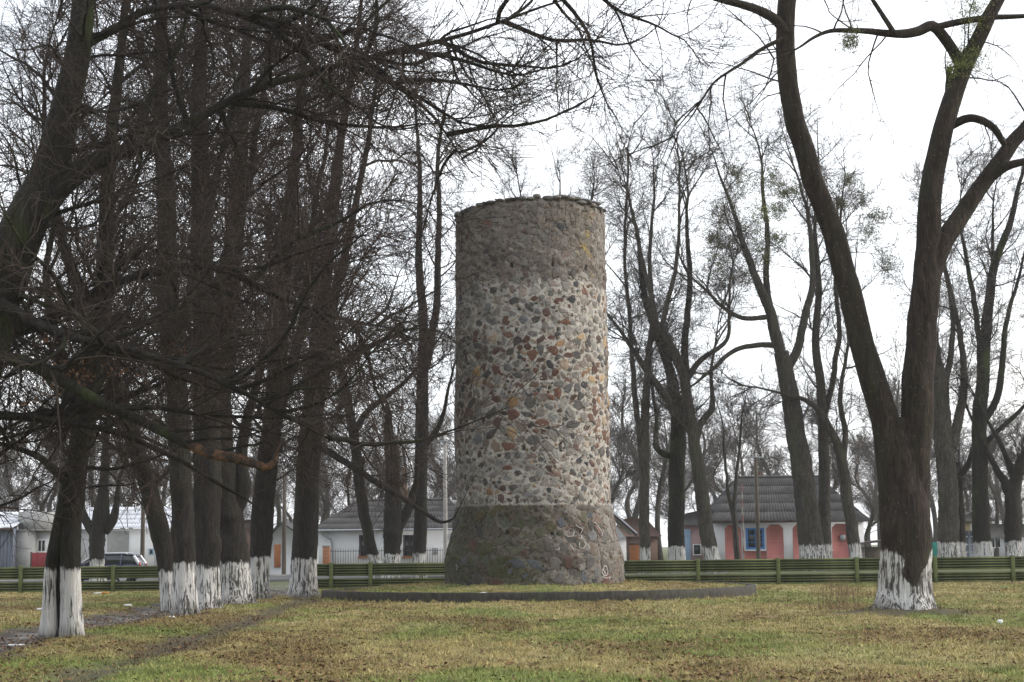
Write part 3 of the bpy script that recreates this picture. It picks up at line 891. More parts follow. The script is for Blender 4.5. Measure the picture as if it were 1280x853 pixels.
def tree(name, label, Y, stems, seed, bark='bark_dark', twig='twig', group=None, wash=1.3, gz=None, lv=None, flare=0.35, sides=20, step=0.12, rough=0.05, limb_objs=True, hmin=3.0, knobs=(), flute=0.0, extra_limbs=(), zmin=None, blunt=False, gap=None, nowash=(), fam='row', droop=0.0, sprouts=0, clear=None, cat='tree'):
    """stems: list of pixel polylines [(px,py,width_px[,dY])...]; the first is the trunk.
    lv: list of dicts for the branching levels (the first spawns from the stems)."""
    g = np.random.default_rng(seed)
    W = []
    for s in stems:
        pts = []; rad = []
        for q in s:
            yy = Y + (q[3] if len(q) > 3 else 0.0)
            pts.append(at(q[0], q[1], yy)); rad.append(q[2] / 2 * yy / FPX)
        W.append([np.array(pts), np.array(rad)])
    bx, by = W[0][0][0][0], W[0][0][0][1]
    z0 = float(hz(bx, by, True))
    # put the trunk's foot into the soil
    P0, R0 = W[0]
    P0[0][2] = z0 - 0.15
    base = np.array([bx, by, z0])
    root = thing(name, label, cat, base, 0, group)
    for k, (P, R) in enumerate(W):
        P = P - base
        if not (blunt and (k == 0 or k in (blunt if isinstance(blunt, tuple) else ()))) and R[-1] > 0.012:
            d = P[-1] - P[-2]; d /= np.linalg.norm(d); Lx = min(4.5, R[-1] * 55); q = P[-1]; ex = []
            for j in range(4):
                d = d + g.normal(0, 0.12, 3); d[2] += 0.05; d /= np.linalg.norm(d); q = q + d * Lx / 4; ex.append(q)
            P = np.vstack([P, ex]); R = np.r_[R, R[-1] * np.array([.75, .52, .3, .1])]
        Q, r = catmull(P, R, 0.45)
        nq = len(Q)
        wv_ = np.cumsum(g.normal(0, 1, (nq, 3)), axis=0); wv_ -= np.linspace(0, 1, nq)[:, None] * wv_[-1]
        wv_[:, 2] *= .3
        wv_ = wv_ / max(1.0, nq ** .5) * np.minimum(.12, 1.3 * r)[:, None] * np.minimum(1, np.arange(nq) / 5.0)[:, None]
        P, R = Q + wv_, r
        W[k][0] = P; W[k][1] = R
        if k == 0:
            me = stem_mesh('trunk', P, R, M[bark], sides, step, rough, flare, wash, seed * 13 + k, knobs, flute, gap)
            obj('trunk', me, root)
        else:
            sd = max(7, int(sides * min(1, R[0] / W[0][1][0] + 0.25)))
            big = wash if (P[0][2] < 1.2 and k not in nowash) else None
            obj('limb', stem_mesh('limb', P, R, M[bark], sd, step, rough, flare * 0.8 if big else 0, big, seed * 13 + k), root)
    for (px, mat, rad_scale) in extra_limbs:
        pts = []; rad = []
        for q in px:
            yy = Y + (q[3] if len(q) > 3 else 0.0)
            pts.append(at(q[0], q[1], yy)); rad.append(q[2] / 2 * yy / FPX * rad_scale)
        P, R = catmull(np.array(pts) - base, np.array(rad), .4)
        P = P + np.cumsum(g.normal(0, .02, P.shape), axis=0) * (np.arange(len(P)) > 2)[:, None] * (0 if mat == 'bare_wood' else 1)
        o = obj('limb', stem_mesh('limb', P, R, M[mat], 11, 0.08, 0.16, 0, None, seed * 31), root)
        if mat == 'bare_wood': o['label'] = 'broken branch end with bare orange-brown wood'
        W.append([P, R])
    PP, RR = [], []
    for P, R in W:
        q, r = resample(P, R, 24); PP.append(q); RR.append(r)
    PP = np.stack(PP); RR = np.stack(RR)
    l = dict(lv)
    cnt = np.asarray(l.pop('cnt')); cnt = np.resize(cnt, len(PP))
    sets = [(cnt, l)]
    if sprouts:
        sc = np.zeros(len(PP), int); sc[0] = sprouts; sc[1:3] = sprouts // 3
        sets.append((sc, dict(t0=.12, t1=.8, lmin=.5, lmax=1.5, ang=(1.1, .3), shrink=.1)))
    nb = 0
    for (c_, kw) in sets:
        Pn, Rn = spawn(PP, RR, c_, K=3, wob=0.02, trop=0.0, rfac=0.55, g=g, slender=0.02, **kw)
        for b_ in range(len(Pn)):
            p = Pn[b_, 0]; d = Pn[b_, -1] - p; L = float(np.linalg.norm(d)); d = d / L
            if p[2] < hmin and kw is l: continue
            if p[2] < 1.9: continue
            if zmin and p[2] + d[2] * L * .9 - .22 * L < zmin: continue
            if clear:      # limbs the photograph shows nothing of, between the row and the tower
                ex, ey = proj(base + p + d * L)
                if clear[0] < ex < 790 and ey > clear[1]: continue
            sgn = -1.0 if g.random() < droop else 1.0
            if sgn < 0 and zmin and p[2] + d[2] * L * .8 - .55 * L < zmin: sgn = 1.0
            up = np.array([g.normal(0, .5), g.normal(0, .5), sgn])
            x = up - d * (up @ d); x /= np.linalg.norm(x); y = np.cross(d, x)
            k = int(g.integers(len(SPRAY[fam])))
            lm, tm = SPRAY[fam][k]
            s_ = L / 4.0
            o = bpy.data.objects.new('limb', lm); link(o, root)
            o.matrix_local = Matrix(((x[0] * s_, y[0] * s_, d[0] * s_, p[0]), (x[1] * s_, y[1] * s_, d[1] * s_, p[1]), (x[2] * s_, y[2] * s_, d[2] * s_, p[2]), (0, 0, 0, 1)))
            o.material_slots[0].link = 'OBJECT'; o.material_slots[0].material = M[bark]
            o2 = bpy.data.objects.new('twigs', tm); link(o2, o); o2['kind'] = 'stuff'
            o2.material_slots[0].link = 'OBJECT'; o2.material_slots[0].material = M[twig]
            nb += 1
    tree.last = (root, None, base, g)
    return root

def spray(seed, n2, n3, n4, rt, r0=.045):
    """one limb four metres long along +z, bending towards +x, with all its twigs"""
    g = np.random.default_rng(seed)
    K = 12
    P = np.zeros((1, K, 3)); d = np.array([0, 0, 1.0])
    cv = g.uniform(.02, .075)
    for j in range(1, K):
        d = d + g.normal(0, .14, 3); d[0] += cv; d /= np.linalg.norm(d)
        P[0, j] = P[0, j - 1] + d * 4.0 / (K - 1)
    R = np.maximum(r0 * (1 - .9 * np.linspace(0, 1, K)[None] ** .9), rt[0])
    v, f = tube_arrays(P, R, 6)
    lm = np_mesh('limb', v, f, M['bark_dark'], True)
    A = spawn(P, R, np.array([n2]), 0.1, 1.0, 1.1, 2.8, (.75, .25), 7, .15, 0, .65, g, slender=.014, rtip=rt[0], bias=(.25, 0, 0))
    B = spawn(*A, n3, 0.08, 1.0, .5, 1.8, (.7, .25), 4, .12, 0, .8, g, slender=.010, rtip=rt[1])
    C = spawn(*B, n4, .15, 1.0, .2, .75, (.7, .25), 3, .14, 0, .9, g, slender=.011, rtip=rt[2])
    B2 = spawn(P, R, np.array([n2]), .15, 1.0, .3, 1.0, (.8, .25), 4, .15, 0, .5, g, slender=.010, rtip=rt[1])
    VV, FF, off = [], [], 0
    for (p_, r_), sd in ((A, 4), (B, 3), (B2, 3), (C, 3)):
        if len(p_):
            v, f = tube_arrays(p_, r_, sd); VV.append(v); FF.append(f + off); off += len(v)
    return lm, np_mesh('twigs', np.concatenate(VV), np.concatenate(FF), M['twig'], True)
SPRAY = {'near': [spray(200 + k, 10, 6.5, 1.6, (.0075, .0058, .005), .058) for k in range(10)],
         'row': [spray(220 + k, 11, 7, 1.8, (.0095, .0075, .0062), .055) for k in range(10)],
         'mid': [spray(240 + k, 9, 6, 1.5, (.011, .009, .008), .055) for k in range(10)],
         'sparse': [spray(260 + k, 6, 4, 2.0, (.0055, .0045, .004), .032) for k in range(8)]}

def S4(**k): return k

LV_ROW = S4(cnt=[46, 16], t0=0.16, t1=1.0, lmin=2.6, lmax=5.6, ang=(0.8, 0.3), shrink=0.4)
def lm(base, **m): return {**base, **m}

# --- left row, near to far
LV_C = S4(cnt=[46, 30, 10, 1, 20, 24, 22, 18], t0=0.15, t1=1.0, lmin=2.2, lmax=4.8, ang=(0.95, 0.3), shrink=0.3, bias=(0.6, 0.2, 0.0))
tree('bare_tree', 'huge leaning bare tree entering from the left edge with a long low broken branch', 25.0,
     [[(-115, 835, 96), (-95, 720, 86), (-62, 580, 82), (-28, 450, 76), (8, 345, 62), (44, 265, 54), (68, 205, 44), (88, 126, 36), (104, 40, 30), (112, -60, 26), (118, -170, 20)],
      [(30, 290, 36), (72, 240, 29), (118, 205, 24, .2), (176, 184, 16, .6), (240, 152, 12, 1.0), (320, 112, 10, 1.6), (400, 88, 8, 2.2), (490, 66, 7, 2.8), (580, 44, 5, 3.2), (680, 8, 3, 3.5)],
      [(-45, 500, 24, -.5), (10, 448, 17, -.6), (60, 468, 15, -.7), (125, 500, 13, -.8), (190, 532, 12, -.8), (235, 556, 12, -.8)]],
     11, 'bark_mossy', 'twig', 'bare trees of the left row', lv=LV_C, sides=44, rough=0.05, hmin=1.5, zmin=2.3, fam='near', droop=.5, blunt=(2,), clear=(625, 310),
     extra_limbs=[([(228, 553, 11, -.8), (255, 566, 12, -.8), (272, 568, 15, -.8), (290, 575, 12, -.8), (305, 575, 12, -.8), (322, 583, 9, -.8), (338, 583, 9, -.8), (347, 577, 6, -.8), (353, 564, 5, -.8), (351, 552, 1.5, -.8)], 'bare_wood', 1.0),
                  ([(100, 60, 18, 0), (180, 20, 14, .5), (260, 10, 12, 1.), (340, 40, 10, 1.4), (430, 70, 8, 1.8), (520, 130, 6, 2.2), (580, 210, 1.2, 2.5)], 'bark_dark', 0.7),
                  ([(-20, 420, 24, .3), (60, 400, 18, .8), (150, 350, 15, 1.2), (250, 330, 12, 1.6), (340, 365, 9, 2.), (420, 395, 6, 2.3), (500, 410, 1.2, 2.5)], 'bark_dark', 0.7),
                  ([(0, 380, 22, -.3), (80, 420, 16, -.6), (170, 440, 13, -1.), (260, 470, 10, -1.2), (350, 520, 7, -1.4), (430, 560, 1.2, -1.5)], 'bark_dark', 0.7),
                  ([(-60, 560, 22, 0), (0, 520, 16, .4), (90, 530, 12, .8), (190, 560, 9, 1.2), (280, 610, 6, 1.5), (330, 650, 1.2, 1.7)], 'bark_dark', 0.7)])
def dead_leaves(root, spots, Y, seed):
    g = np.random.default_rng(seed); V = []; C = []
    base = np.array(root.location)
    for (px, py, rpx, n) in spots:
        c = at(px, py, Y) - base; r = rpx * Y / FPX
        pc = c + g.normal(0, r * .5, (n, 3)) * np.array([1.2, 1, .6])
        a = g.normal(0, 1, (n, 3)); a[:, 2] -= .8; a /= np.linalg.norm(a, axis=1, keepdims=True)
        b = np.cross(a, g.normal(0, 1, (n, 3))); b /= np.linalg.norm(b, axis=1, keepdims=True)
        s_ = g.uniform(.02, .045, (n, 1))
        V.append(np.stack([pc - a * s_, pc + b * s_ * .5, pc + a * s_, pc - b * s_ * .5], 1).reshape(-1, 3))
        C.append(np.repeat(np.array([[.17, .085, .045]]) * g.uniform(.5, 1.3, (n, 1)), 4, 0))
    V = np.concatenate(V)
    tag(obj('dead_leaves', np_mesh('dead_leaves', V, np.arange(len(V)).reshape(-1, 4), M['leaf'], False, None, np.concatenate(C)), root), kind='stuff')
dead_leaves(tree.last[0], [(62, 425, 16, 30), (85, 455, 22, 60), (105, 470, 18, 50), (150, 462, 18, 30), (60, 480, 20, 30), (225, 440, 12, 18), (270, 435, 10, 14), (40, 500, 18, 22), (285, 455, 8, 10)], 25.0, 5)
LV_B = S4(cnt=[50, 20, 0, 9], t0=0.15, t1=1.0, lmin=1.8, lmax=4.4, ang=(1.0, 0.3), shrink=0.3, bias=(0.3, 0.1, 0))
tree('bare_tree', 'nearest whitewashed bare tree on the left with a deep cleft in its mossy trunk', 30.5,
     [[(90, 797, 28, .0), (89, 750, 26, .0), (89, 700, 26, .0), (94, 640, 26, .05), (100, 590, 26), (106, 540, 28), (116, 470, 28), (124, 390, 25), (131, 300, 21), (139, 200, 17), (150, 90, 13), (158, -20, 9)],
      [(60, 797, 21, -.05), (62, 755, 16, -.05), (65, 715, 15, -.03), (71, 675, 15, 0), (78, 635, 16, 0), (87, 590, 17, 0), (97, 545, 16, 0), (92, 500, 13, .1), (78, 440, 11, .2), (60, 350, 9, .3)],
      [(74, 797, 15, .26), (74, 750, 13, .26), (76, 700, 13, .24), (82, 650, 13, .2), (91, 600, 13, .15), (99, 560, 12, .1), (103, 530, 6, .1)],
      [(92, 610, 14, 0), (72, 592, 11, -.2), (55, 575, 9, -.5), (20, 560, 6, -.9)]],
     12, 'bark_mossy', 'twig', 'bare trees of the left row', lv=LV_B, nowash=(2,), fam='near', droop=.4, sprouts=14, clear=(590, 130), sides=22, hmin=2.6, flare=0.2, wash=1.28, zmin=2.4)
tree('bare_tree', 'slim whitewashed trunk leaning left behind the path, leftmost of the dark trunk cluster', 46.5,
     [[(214, 748, 19.5), (206, 700, 21.8), (197, 665, 25.3), (188, 628, 23), (176, 588, 20.7), (158, 530, 18.4), (128, 450, 16.1), (96, 370, 13.8), (70, 280, 10.3), (55, 170, 6.9)]],
     13, 'bark_dark', 'twig', 'bare trees of the left row', wash=1.15, lv=LV_ROW, hmin=2.8, zmin=2.5, droop=.3, sprouts=20, clear=(585, 130))
tree('bare_tree', 'tall whitewashed bare tree at the front left of the dark trunk cluster', 41.5,
     [[(232, 767, 28.7), (231, 710, 28.7), (230, 650, 27.6), (224, 570, 27.6), (217, 460, 27.6), (209, 340, 26.4), (206, 230, 23), (200, 120, 18.4), (203, 10, 13.8), (206, -80, 9.2)],
      [(216, 440, 16.1), (235, 380, 13.8), (252, 300, 12.6, .4), (275, 200, 9.2, .6), (300, 90, 5.8, .8)]],
     14, 'bark_dark', 'twig', 'bare trees of the left row', wash=1.36, lv=LV_ROW, hmin=2.8, zmin=2.5, rough=.085, sides=30, knobs=[(2.3, 1.1, .22, .25), (3.6, 1.1 + 2, .25, .3), (5.2, 1.1 + 4, .2, .3)], droop=.3, sprouts=24, clear=(585, 130))
tree('bare_tree', 'straight bare tree with streaky grey whitewash between two whiter trunks of the cluster', 45.5,
     [[(257, 757, 32.2), (257, 700, 32.2), (258, 610, 34.5), (256, 490, 32.2), (251, 360, 28.7), (246, 230, 24.1), (242, 110, 18.4), (250, 0, 12.6), (254, -70, 8)],
      [(254, 420, 16.1), (282, 330, 13.8, -.3), (310, 230, 10.3, -.5), (328, 120, 6.9, -.5), (338, 20, 4.6, -.5)]],
     15, 'bark_dark', 'twig_red', 'bare trees of the left row', wash=1.2, lv=LV_ROW, hmin=2.8, rough=0.10, sides=30, knobs=[(1.9, 4.2, .25, .25), (3.1, 2.6, .25, .3), (4.4, 5.2, .2, .3)], zmin=2.5, droop=.3, sprouts=24, clear=(585, 130))
tree('bare_tree', 'broadest whitewashed trunk in the cluster, knobbly with burls on its right side', 49.0,
     [[(291, 752, 43.7), (288, 705, 46), (284, 662, 46), (278, 610, 40.2), (271, 530, 34.5), (277, 420, 29.9), (290, 290, 23), (300, 170, 16.1), (306, 60, 10.3), (310, -30, 6.9)],
      [(290, 640, 23), (304, 610, 20.7), (300, 560, 14.9, .2), (312, 500, 11.5, .4), (330, 430, 9.2, .6)]],
     16, 'bark_dark', 'twig', 'bare trees of the left row', wash=1.27, lv=LV_ROW, hmin=2.8, rough=0.09, zmin=2.5, droop=.3, sprouts=30, knobs=[(2.2, 0.3, 0.35, 0.3), (2.8, 3.3, 0.3, 0.25), (3.4, 1.2, 0.3, 0.3)])
tree('bare_tree', 'whitewashed bare tree beside the path gap, its trunk leaning slightly right', 53.0,
     [[(322, 748, 27.6), (325, 705, 25.3), (328, 645, 27.6), (334, 585, 25.3), (341, 520, 23), (348, 440, 23), (353, 350, 19.5), (363, 240, 14.9), (376, 120, 10.3), (388, 20, 6.9)],
      [(336, 560, 17.2), (352, 510, 13.8, .3), (372, 440, 11.5, .5), (388, 350, 9.2, .6), (398, 240, 6.9, .7)]],
     17, 'bark_dark', 'twig_red', 'bare trees of the left row', wash=1.4, lv=LV_ROW, hmin=2.8, zmin=2.5, rough=.085, sides=30, knobs=[(2.3, 1.1, .22, .25), (3.6, 1.1 + 2, .25, .3), (5.2, 1.1 + 4, .2, .3)], droop=.3, sprouts=24, clear=(585, 130))
tree('bare_tree', 'double stemmed whitewashed tree right of the path gap by the kerb corner', 57.5,
     [[(379, 743, 34), (380, 695, 32), (382, 625, 30), (385, 545, 27), (391, 465, 23), (400, 380, 20), (412, 290, 16), (424, 195, 12), (438, 105, 8), (450, 20, 5)],
      [(390, 600, 17), (398, 540, 15, -.3), (408, 460, 14, -.4), (418, 370, 12, -.4), (438, 280, 9, -.4), (458, 190, 7, -.3), (472, 90, 4, -.3)],
      [(396, 556, 9, -2), (428, 576, 8.5, -3), (454, 592, 8, -4), (491, 614, 7, -5), (533, 641, 5.5, -6), (552, 652, 4, -6.3), (564, 651, 3, -6.5), (573, 637, 1.5, -6.6)],
      [(394, 470, 11, -.5), (430, 452, 9, -1.5), (470, 432, 7, -2.5), (505, 415, 4, -3.5), (530, 405, .6, -4)]],
     18, 'bark_dark', 'twig_red', 'bare trees of the left row', lv=lm(LV_ROW, cnt=[38, 22, 8, 11], bias=(.3, 0, 0)), hmin=2.4, wash=1.35, zmin=2.0, droop=.3, sprouts=20, clear=(585, 130))

# --- the big forked tree on the right
LV_A = S4(cnt=[0, 18, 16, 12, 12, 12, 7, 8, 8, 6, 9, 3], t0=0.4, t1=1.0, lmin=1.2, lmax=3.6, ang=(0.95, 0.3), shrink=0.2)
YA = TA[1]
tree('forked_tree', 'large forked bare tree with whitewashed foot standing on the right lawn', YA,
     [[(1131, 770, 70), (1130, 745, 64), (1130, 700, 61), (1131, 640, 60), (1130, 590, 54), (1128, 550, 44), (1128, 522, 18)],
      [(1117, 650, 34), (1116, 600, 36), (1110, 560, 35), (1102, 515, 34), (1089, 470, 32), (1073, 415, 29), (1057, 350, 28), (1038, 285, 27, .1), (1012, 208, 26, .1), (994, 140, 25, .1), (986, 70, 24, .1), (987, 0, 23, 0), (990, -80, 20, 0)],
      [(1143, 650, 36), (1143, 600, 38), (1142, 560, 40), (1145, 500, 39), (1149, 430, 37), (1155, 370, 35), (1160, 315, 31), (1164, 260, 28, -.1), (1173, 200, 27, -.1), (1190, 135, 24, -.1), (1214, 72, 20, 0), (1243, 12, 16, 0), (1270, -50, 13, 0)],
      [(1161, 345, 28), (1178, 305, 25), (1203, 268, 22, .2), (1232, 226, 20, .4), (1262, 186, 18, .5), (1292, 148, 17, .6), (1340, 90, 14, .8)],
      [(1206, 92, 15), (1190, 60, 14, -.1), (1171, 34, 14, -.3), (1150, 39, 13, -.5), (1129, 43, 12, -.7), (1101, 41, 9, -.9), (1065, 38, 7, -1.1), (1030, 41, 5, -1.3), (1002, 58, 3, -1.5)],
      [(984, 42, 13), (965, 22, 13, -.2), (940, 10, 11, -.4), (905, 2, 9, -.7), (870, -10, 7, -1.0), (820, -40, 5, -1.3)],
      [(1171, 34, 9, -.3), (1206, 26, 9, -.2), (1250, 22, 7, 0), (1300, 20, 5, .2)],
      [(1118, 42, 7, -.8), (1105, 22, 6, -.8), (1092, 2, 5, -.8), (1075, -30, 4, -.8)],
      [(1236, 224, 13, .4), (1262, 207, 11, .2), (1300, 198, 8, 0)],
      [(1186, 158, 12), (1204, 149, 11, -.1), (1225, 149, 10, -.2), (1245, 163, 9, -.3), (1256, 182, 7, -.2)],
      [(982, 48, 6, 0), (955, 60, 5, -.3), (925, 82, 4, -.5), (895, 102, 3, -.7), (868, 140, 2, -.8)],
      [(1187, 128, 9, 0), (1184, 108, 8, 0), (1187, 84, 6, 0)]],
     21, 'bark_right', 'twig', None, lv=LV_A, fam='sparse', droop=.75, gap=(.2, .52, .85), sides=72, step=0.06, rough=0.055, flare=0.16, wash=1.30, hmin=3.0, blunt=(9, 11))
# --- mistletoe-like green clumps
def clump(px, py, Y, r_px, root, seed, mat):
    g = np.random.default_rng(seed)
    c = at(px, py, Y); r = r_px * 1.35 * Y / FPX
    n = 90
    ax = g.uniform(.7, 1.3, 3); ax[2] *= .9
    c0 = g.normal(0, r * .42, (n, 3)) * ax
    d = g.normal(0, 1, (n, 3)); d /= np.linalg.norm(d, axis=1, keepdims=True)
    P = np.zeros((n, 4, 3)); L = r * g.uniform(0.25, 0.7, n)
    for j in range(4): P[:, j] = c0 + d * (L * j / 3)[:, None] + g.normal(0, r * 0.05, (n, 3)) * (j > 0)
    R = np.full((n, 4), 0.006) * (Y / 78)
    v, f = tube_arrays(P, R, 3)
    m = 1100
    k = g.integers(0, n, m); tt = g.uniform(0.1, 1.1, m)
    pc = c0[k] + d[k] * (L[k] * tt)[:, None] + g.normal(0, r * 0.12, (m, 3))
    a = g.normal(0, 1, (m, 3)); a /= np.linalg.norm(a, axis=1, keepdims=True)
    b = np.cross(a, g.normal(0, 1, (m, 3))); b /= np.linalg.norm(b, axis=1, keepdims=True)
    s = g.uniform(0.02, 0.046, (m, 1)) * (Y / 60) ** 0.7
    lvv = np.stack([pc - a * s, pc + b * s * .45, pc + a * s, pc - b * s * .45], 1).reshape(-1, 3)
    lf = np.arange(m * 4).reshape(m, 4) + len(v)
    base = np.array(root.location)
    o = obj('mistletoe_clump', np_mesh('mistletoe_clump', np.vstack([v, lvv]), np.vstack([f, lf]), M[mat]), root, c - base)
    return o
M['mistletoe'] = plain('mistletoe', (0.17, 0.20, 0.06), 0.7, 0.35, 4, 0)
M['mistletoe_grey'] = plain('mistletoe_grey', (0.15, 0.155, 0.075), 0.8, 0.35, 4, 0)
ta_root = tree.last[0]
clump(1207, 72, YA, 22, ta_root, 1, 'mistletoe'); clump(1216, 18, YA - .2, 20, ta_root, 2, 'mistletoe')
clump(1063, 50, YA - 1.1, 14, ta_root, 3, 'mistletoe_grey'); clump(1196, 84, YA - .2, 13, ta_root, 4, 'mistletoe')

# --- trees behind the fence
LV_M = S4(cnt=[24, 12, 10, 10], t0=0.3, t1=1.0, lmin=1.8, lmax=4.8, ang=(0.65, 0.28), shrink=0.35)
LV_POLL = lm(LV_M, cnt=[34, 12, 12], t0=0.5, lmin=0.8, lmax=2.4, ang=(0.8, 0.35))
LV_SHOOT = lm(LV_M, t0=0.45, lmin=2.0, lmax=5.0, ang=(0.5, 0.25))
GB = 'bare trees behind the fence'
YB = 78.0
tree('bare_tree', 'stubby pollarded dark tree behind the fence beside the parked blue car', 77.0,
     [[(123, 725, 20), (122, 700, 18), (123, 670, 20), (127, 645, 22), (130, 625, 16), (132, 600, 12), (134, 560, 9), (138, 500, 6)], [(120, 672, 12), (112, 656, 13), (106, 645, 9), (98, 620, 6)], [(130, 665, 12), (141, 650, 12), (146, 630, 7), (152, 600, 5)]],
     31, 'bark_dark', 'twig', GB, lv=LV_POLL, fam='mid', hmin=2.2, rough=0.12, wash=1.35)
tree('bare_tree', 'slim tree leaning left in front of the white house, behind the fence', YB,
     [[(478, 725, 15), (468, 700, 15), (458, 665, 14), (450, 620, 14), (443, 560, 13), (434, 500, 11), (424, 450, 9), (414, 415, 7)], [(440, 545, 9), (460, 515, 8, -.4), (490, 490, 6, -.8), (515, 465, 4, -1)]],
     32, 'bark_dark', 'twig', GB, lv=LV_M, fam='mid', sprouts=10, hmin=3.0)
tree('bare_tree', 'stubby burly trunk bristling with twigs before the white house, cut short', YB - 1,
     [[(489, 725, 22), (490, 690, 20), (491, 668, 24), (491, 640, 22), (489, 600, 18), (487, 560, 14), (485, 535, 11), (487, 520, 8), (484, 505, 4)], [(496, 660, 14), (508, 640, 12), (516, 618, 9), (520, 600, 6)]],
     33, 'bark_dark', 'twig', GB, lv=lm(LV_POLL, cnt=[40, 22], t0=.25), fam='mid', hmin=1.8, rough=0.13, blunt=True, knobs=[(2.0, 0.2, .3, .35), (2.5, 3.0, .3, .3)])
tree('bare_tree', 'tall straight bare tree behind the fence close to the left side of the tower', YB + 1,
     [[(524, 725, 17), (524, 690, 17), (526, 620, 17), (527, 540, 16), (527, 470, 15), (528, 400, 12), (522, 320, 9), (523, 230, 6), (520, 160, 4)], [(527, 480, 10), (537, 430, 10), (545, 360, 9), (549, 280, 7), (548, 200, 5), (556, 140, 3)], [(529, 560, 8), (545, 540, 7), (556, 515, 5), (565, 470, 3)]],
     34, 'bark_dark', 'twig_red', GB, lv=lm(LV_M, cnt=[28, 18, 7]), fam='mid', hmin=4.0)
tree('bare_tree', 'slender upright bare tree just right of the tower, forking low', YB,
     [[(806, 725, 14), (806, 690, 13), (805, 640, 13), (806, 580, 12), (808, 520, 11), (812, 460, 9), (816, 400, 7), (812, 320, 5), (818, 240, 3)], [(805, 600, 9), (800, 550, 8), (794, 480, 7, .3), (790, 400, 5, .5), (784, 310, 4, .6), (786, 220, 3, .6)]],
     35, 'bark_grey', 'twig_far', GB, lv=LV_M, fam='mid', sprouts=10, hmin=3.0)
tree('bare_tree', 'mossy upright trunk with a crooked side arm, second tree right of the tower', YB + .8,
     [[(846, 725, 24), (846, 690, 21), (846, 640, 20), (847, 590, 20), (850, 545, 20), (846, 500, 15), (838, 460, 12), (822, 415, 10), (808, 370, 8), (800, 300, 5)], [(840, 570, 9), (826, 566, 8, -.2), (819, 555, 7, -.3), (820, 540, 6, -.3), (816, 500, 4, -.3)], [(850, 540, 13), (856, 490, 11), (854, 430, 9), (862, 350, 7), (858, 270, 4)]],
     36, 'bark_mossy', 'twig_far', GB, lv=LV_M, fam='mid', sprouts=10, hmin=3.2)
tree('bare_tree', 'tree leaning left across the mossy trunk, topped by a knob of upright shoots', YB - .8,
     [[(896, 725, 20), (888, 690, 19), (881, 655, 18), (875, 610, 17), (870, 575, 16), (862, 535, 14), (856, 490, 13), (848, 460, 12), (838, 435, 12), (826, 415, 14), (820, 405, 11)], [(868, 555, 11), (876, 530, 9), (890, 510, 8), (890, 500, 6)], [(855, 480, 9), (875, 450, 7, .3), (905, 425, 5, .6), (910, 395, 4, .8)], [(868, 545, 10), (838, 505, 10, .4), (815, 470, 9, .6), (795, 440, 6, .8), (772, 410, 4, 1)],
      [(825, 418, 7), (838, 360, 6), (846, 290, 4), (848, 210, 2.5)], [(822, 412, 7), (812, 350, 6), (800, 300, 4), (790, 260, 2.5)]],
     37, 'bark_grey', 'twig_far', GB, lv=lm(LV_SHOOT, cnt=[14, 6, 8, 10, 9, 9]), fam='mid', hmin=4.0, blunt=True, knobs=[(10.0, 0, .3, .4)])
o = tree('bare_tree', 'thick leaning tree with green mistletoe crown in front of the pink house', YB,
     [[(1020, 725, 32), (1015, 690, 31), (1008, 640, 28), (1001, 595, 26), (994, 550, 24), (987, 500, 22), (981, 465, 20), (976, 440, 18)], [(980, 460, 14), (970, 420, 15), (962, 390, 13), (945, 350, 10, -.3), (930, 310, 8, -.5), (918, 270, 5, -.6)], [(982, 465, 12), (998, 435, 11, .3), (1004, 405, 10, .4), (1016, 350, 8, .5), (1010, 270, 5, .5)], [(974, 432, 8), (945, 432, 7), (915, 440, 6, -.4), (888, 462, 5, -.7), (868, 480, 3, -.9)], [(966, 405, 9), (958, 350, 8, .3), (962, 290, 6, .4), (955, 230, 4, .4)], [(962, 396, 7), (930, 398, 6, -.3), (905, 385, 5, -.5), (880, 360, 3, -.7)]],
     38, 'bark_grey', 'twig_far', GB, lv=lm(LV_M, cnt=[2, 12, 12, 8, 12, 9], t0=.35), fam='mid', blunt=True, hmin=4.0, rough=0.07)
for i, (cx, cy, rr_) in enumerate([(905, 262, 16), (920, 285, 20), (948, 268, 18), (895, 330, 20), (905, 355, 18), (930, 232, 15), (965, 225, 14), (940, 300, 22), (975, 262, 14), (890, 300, 14), (928, 345, 16), (955, 320, 14), (918, 215, 11), (970, 300, 13), (985, 240, 12), (905, 305, 15)]):
    clump(cx, cy, YB + rng.uniform(-1, 1), rr_, o, 50 + i, 'mistletoe' if i in (1, 2) else 'mistletoe_grey')
o = tree('bare_tree', 'thin straight trunk between the thick leaning tree and its slim neighbour', YB + 1.5,
     [[(1032, 725, 18), (1032, 690, 17), (1031, 630, 15), (1030, 560, 14), (1027, 490, 12), (1020, 430, 10), (1023, 360, 8), (1018, 290, 5), (1022, 220, 3)], [(1029, 530, 8), (1040, 470, 7), (1048, 410, 6), (1043, 340, 5), (1052, 260, 3)]],
     39, 'bark_grey', 'twig_far', GB, lv=LV_M, fam='mid', sprouts=10, hmin=4.0)
for i, (cx, cy, rr_) in enumerate([(1060, 225, 13), (1085, 290, 14), (1100, 270, 12), (1075, 250, 12), (1110, 330, 13), (1050, 255, 10)]):
    clump(cx, cy, YB + 1.5 + rng.uniform(-1, 1), rr_, o, 80 + i, 'mistletoe_grey')
tree('bare_tree', 'slim dark tree leaning left at the right end of the pink house', YB - .5,
     [[(1072, 725, 17), (1069, 690, 16), (1063, 645, 15), (1057, 600, 14), (1049, 565, 12), (1040, 540, 10), (1026, 515, 8), (1008, 500, 6), (995, 496, 4)], [(1054, 585, 8), (1056, 540, 7), (1050, 500, 6), (1060, 440, 4), (1066, 370, 3)]],
     40, 'bark_grey', 'twig', GB, lv=LV_M, fam='mid', sprouts=10, hmin=3.0)
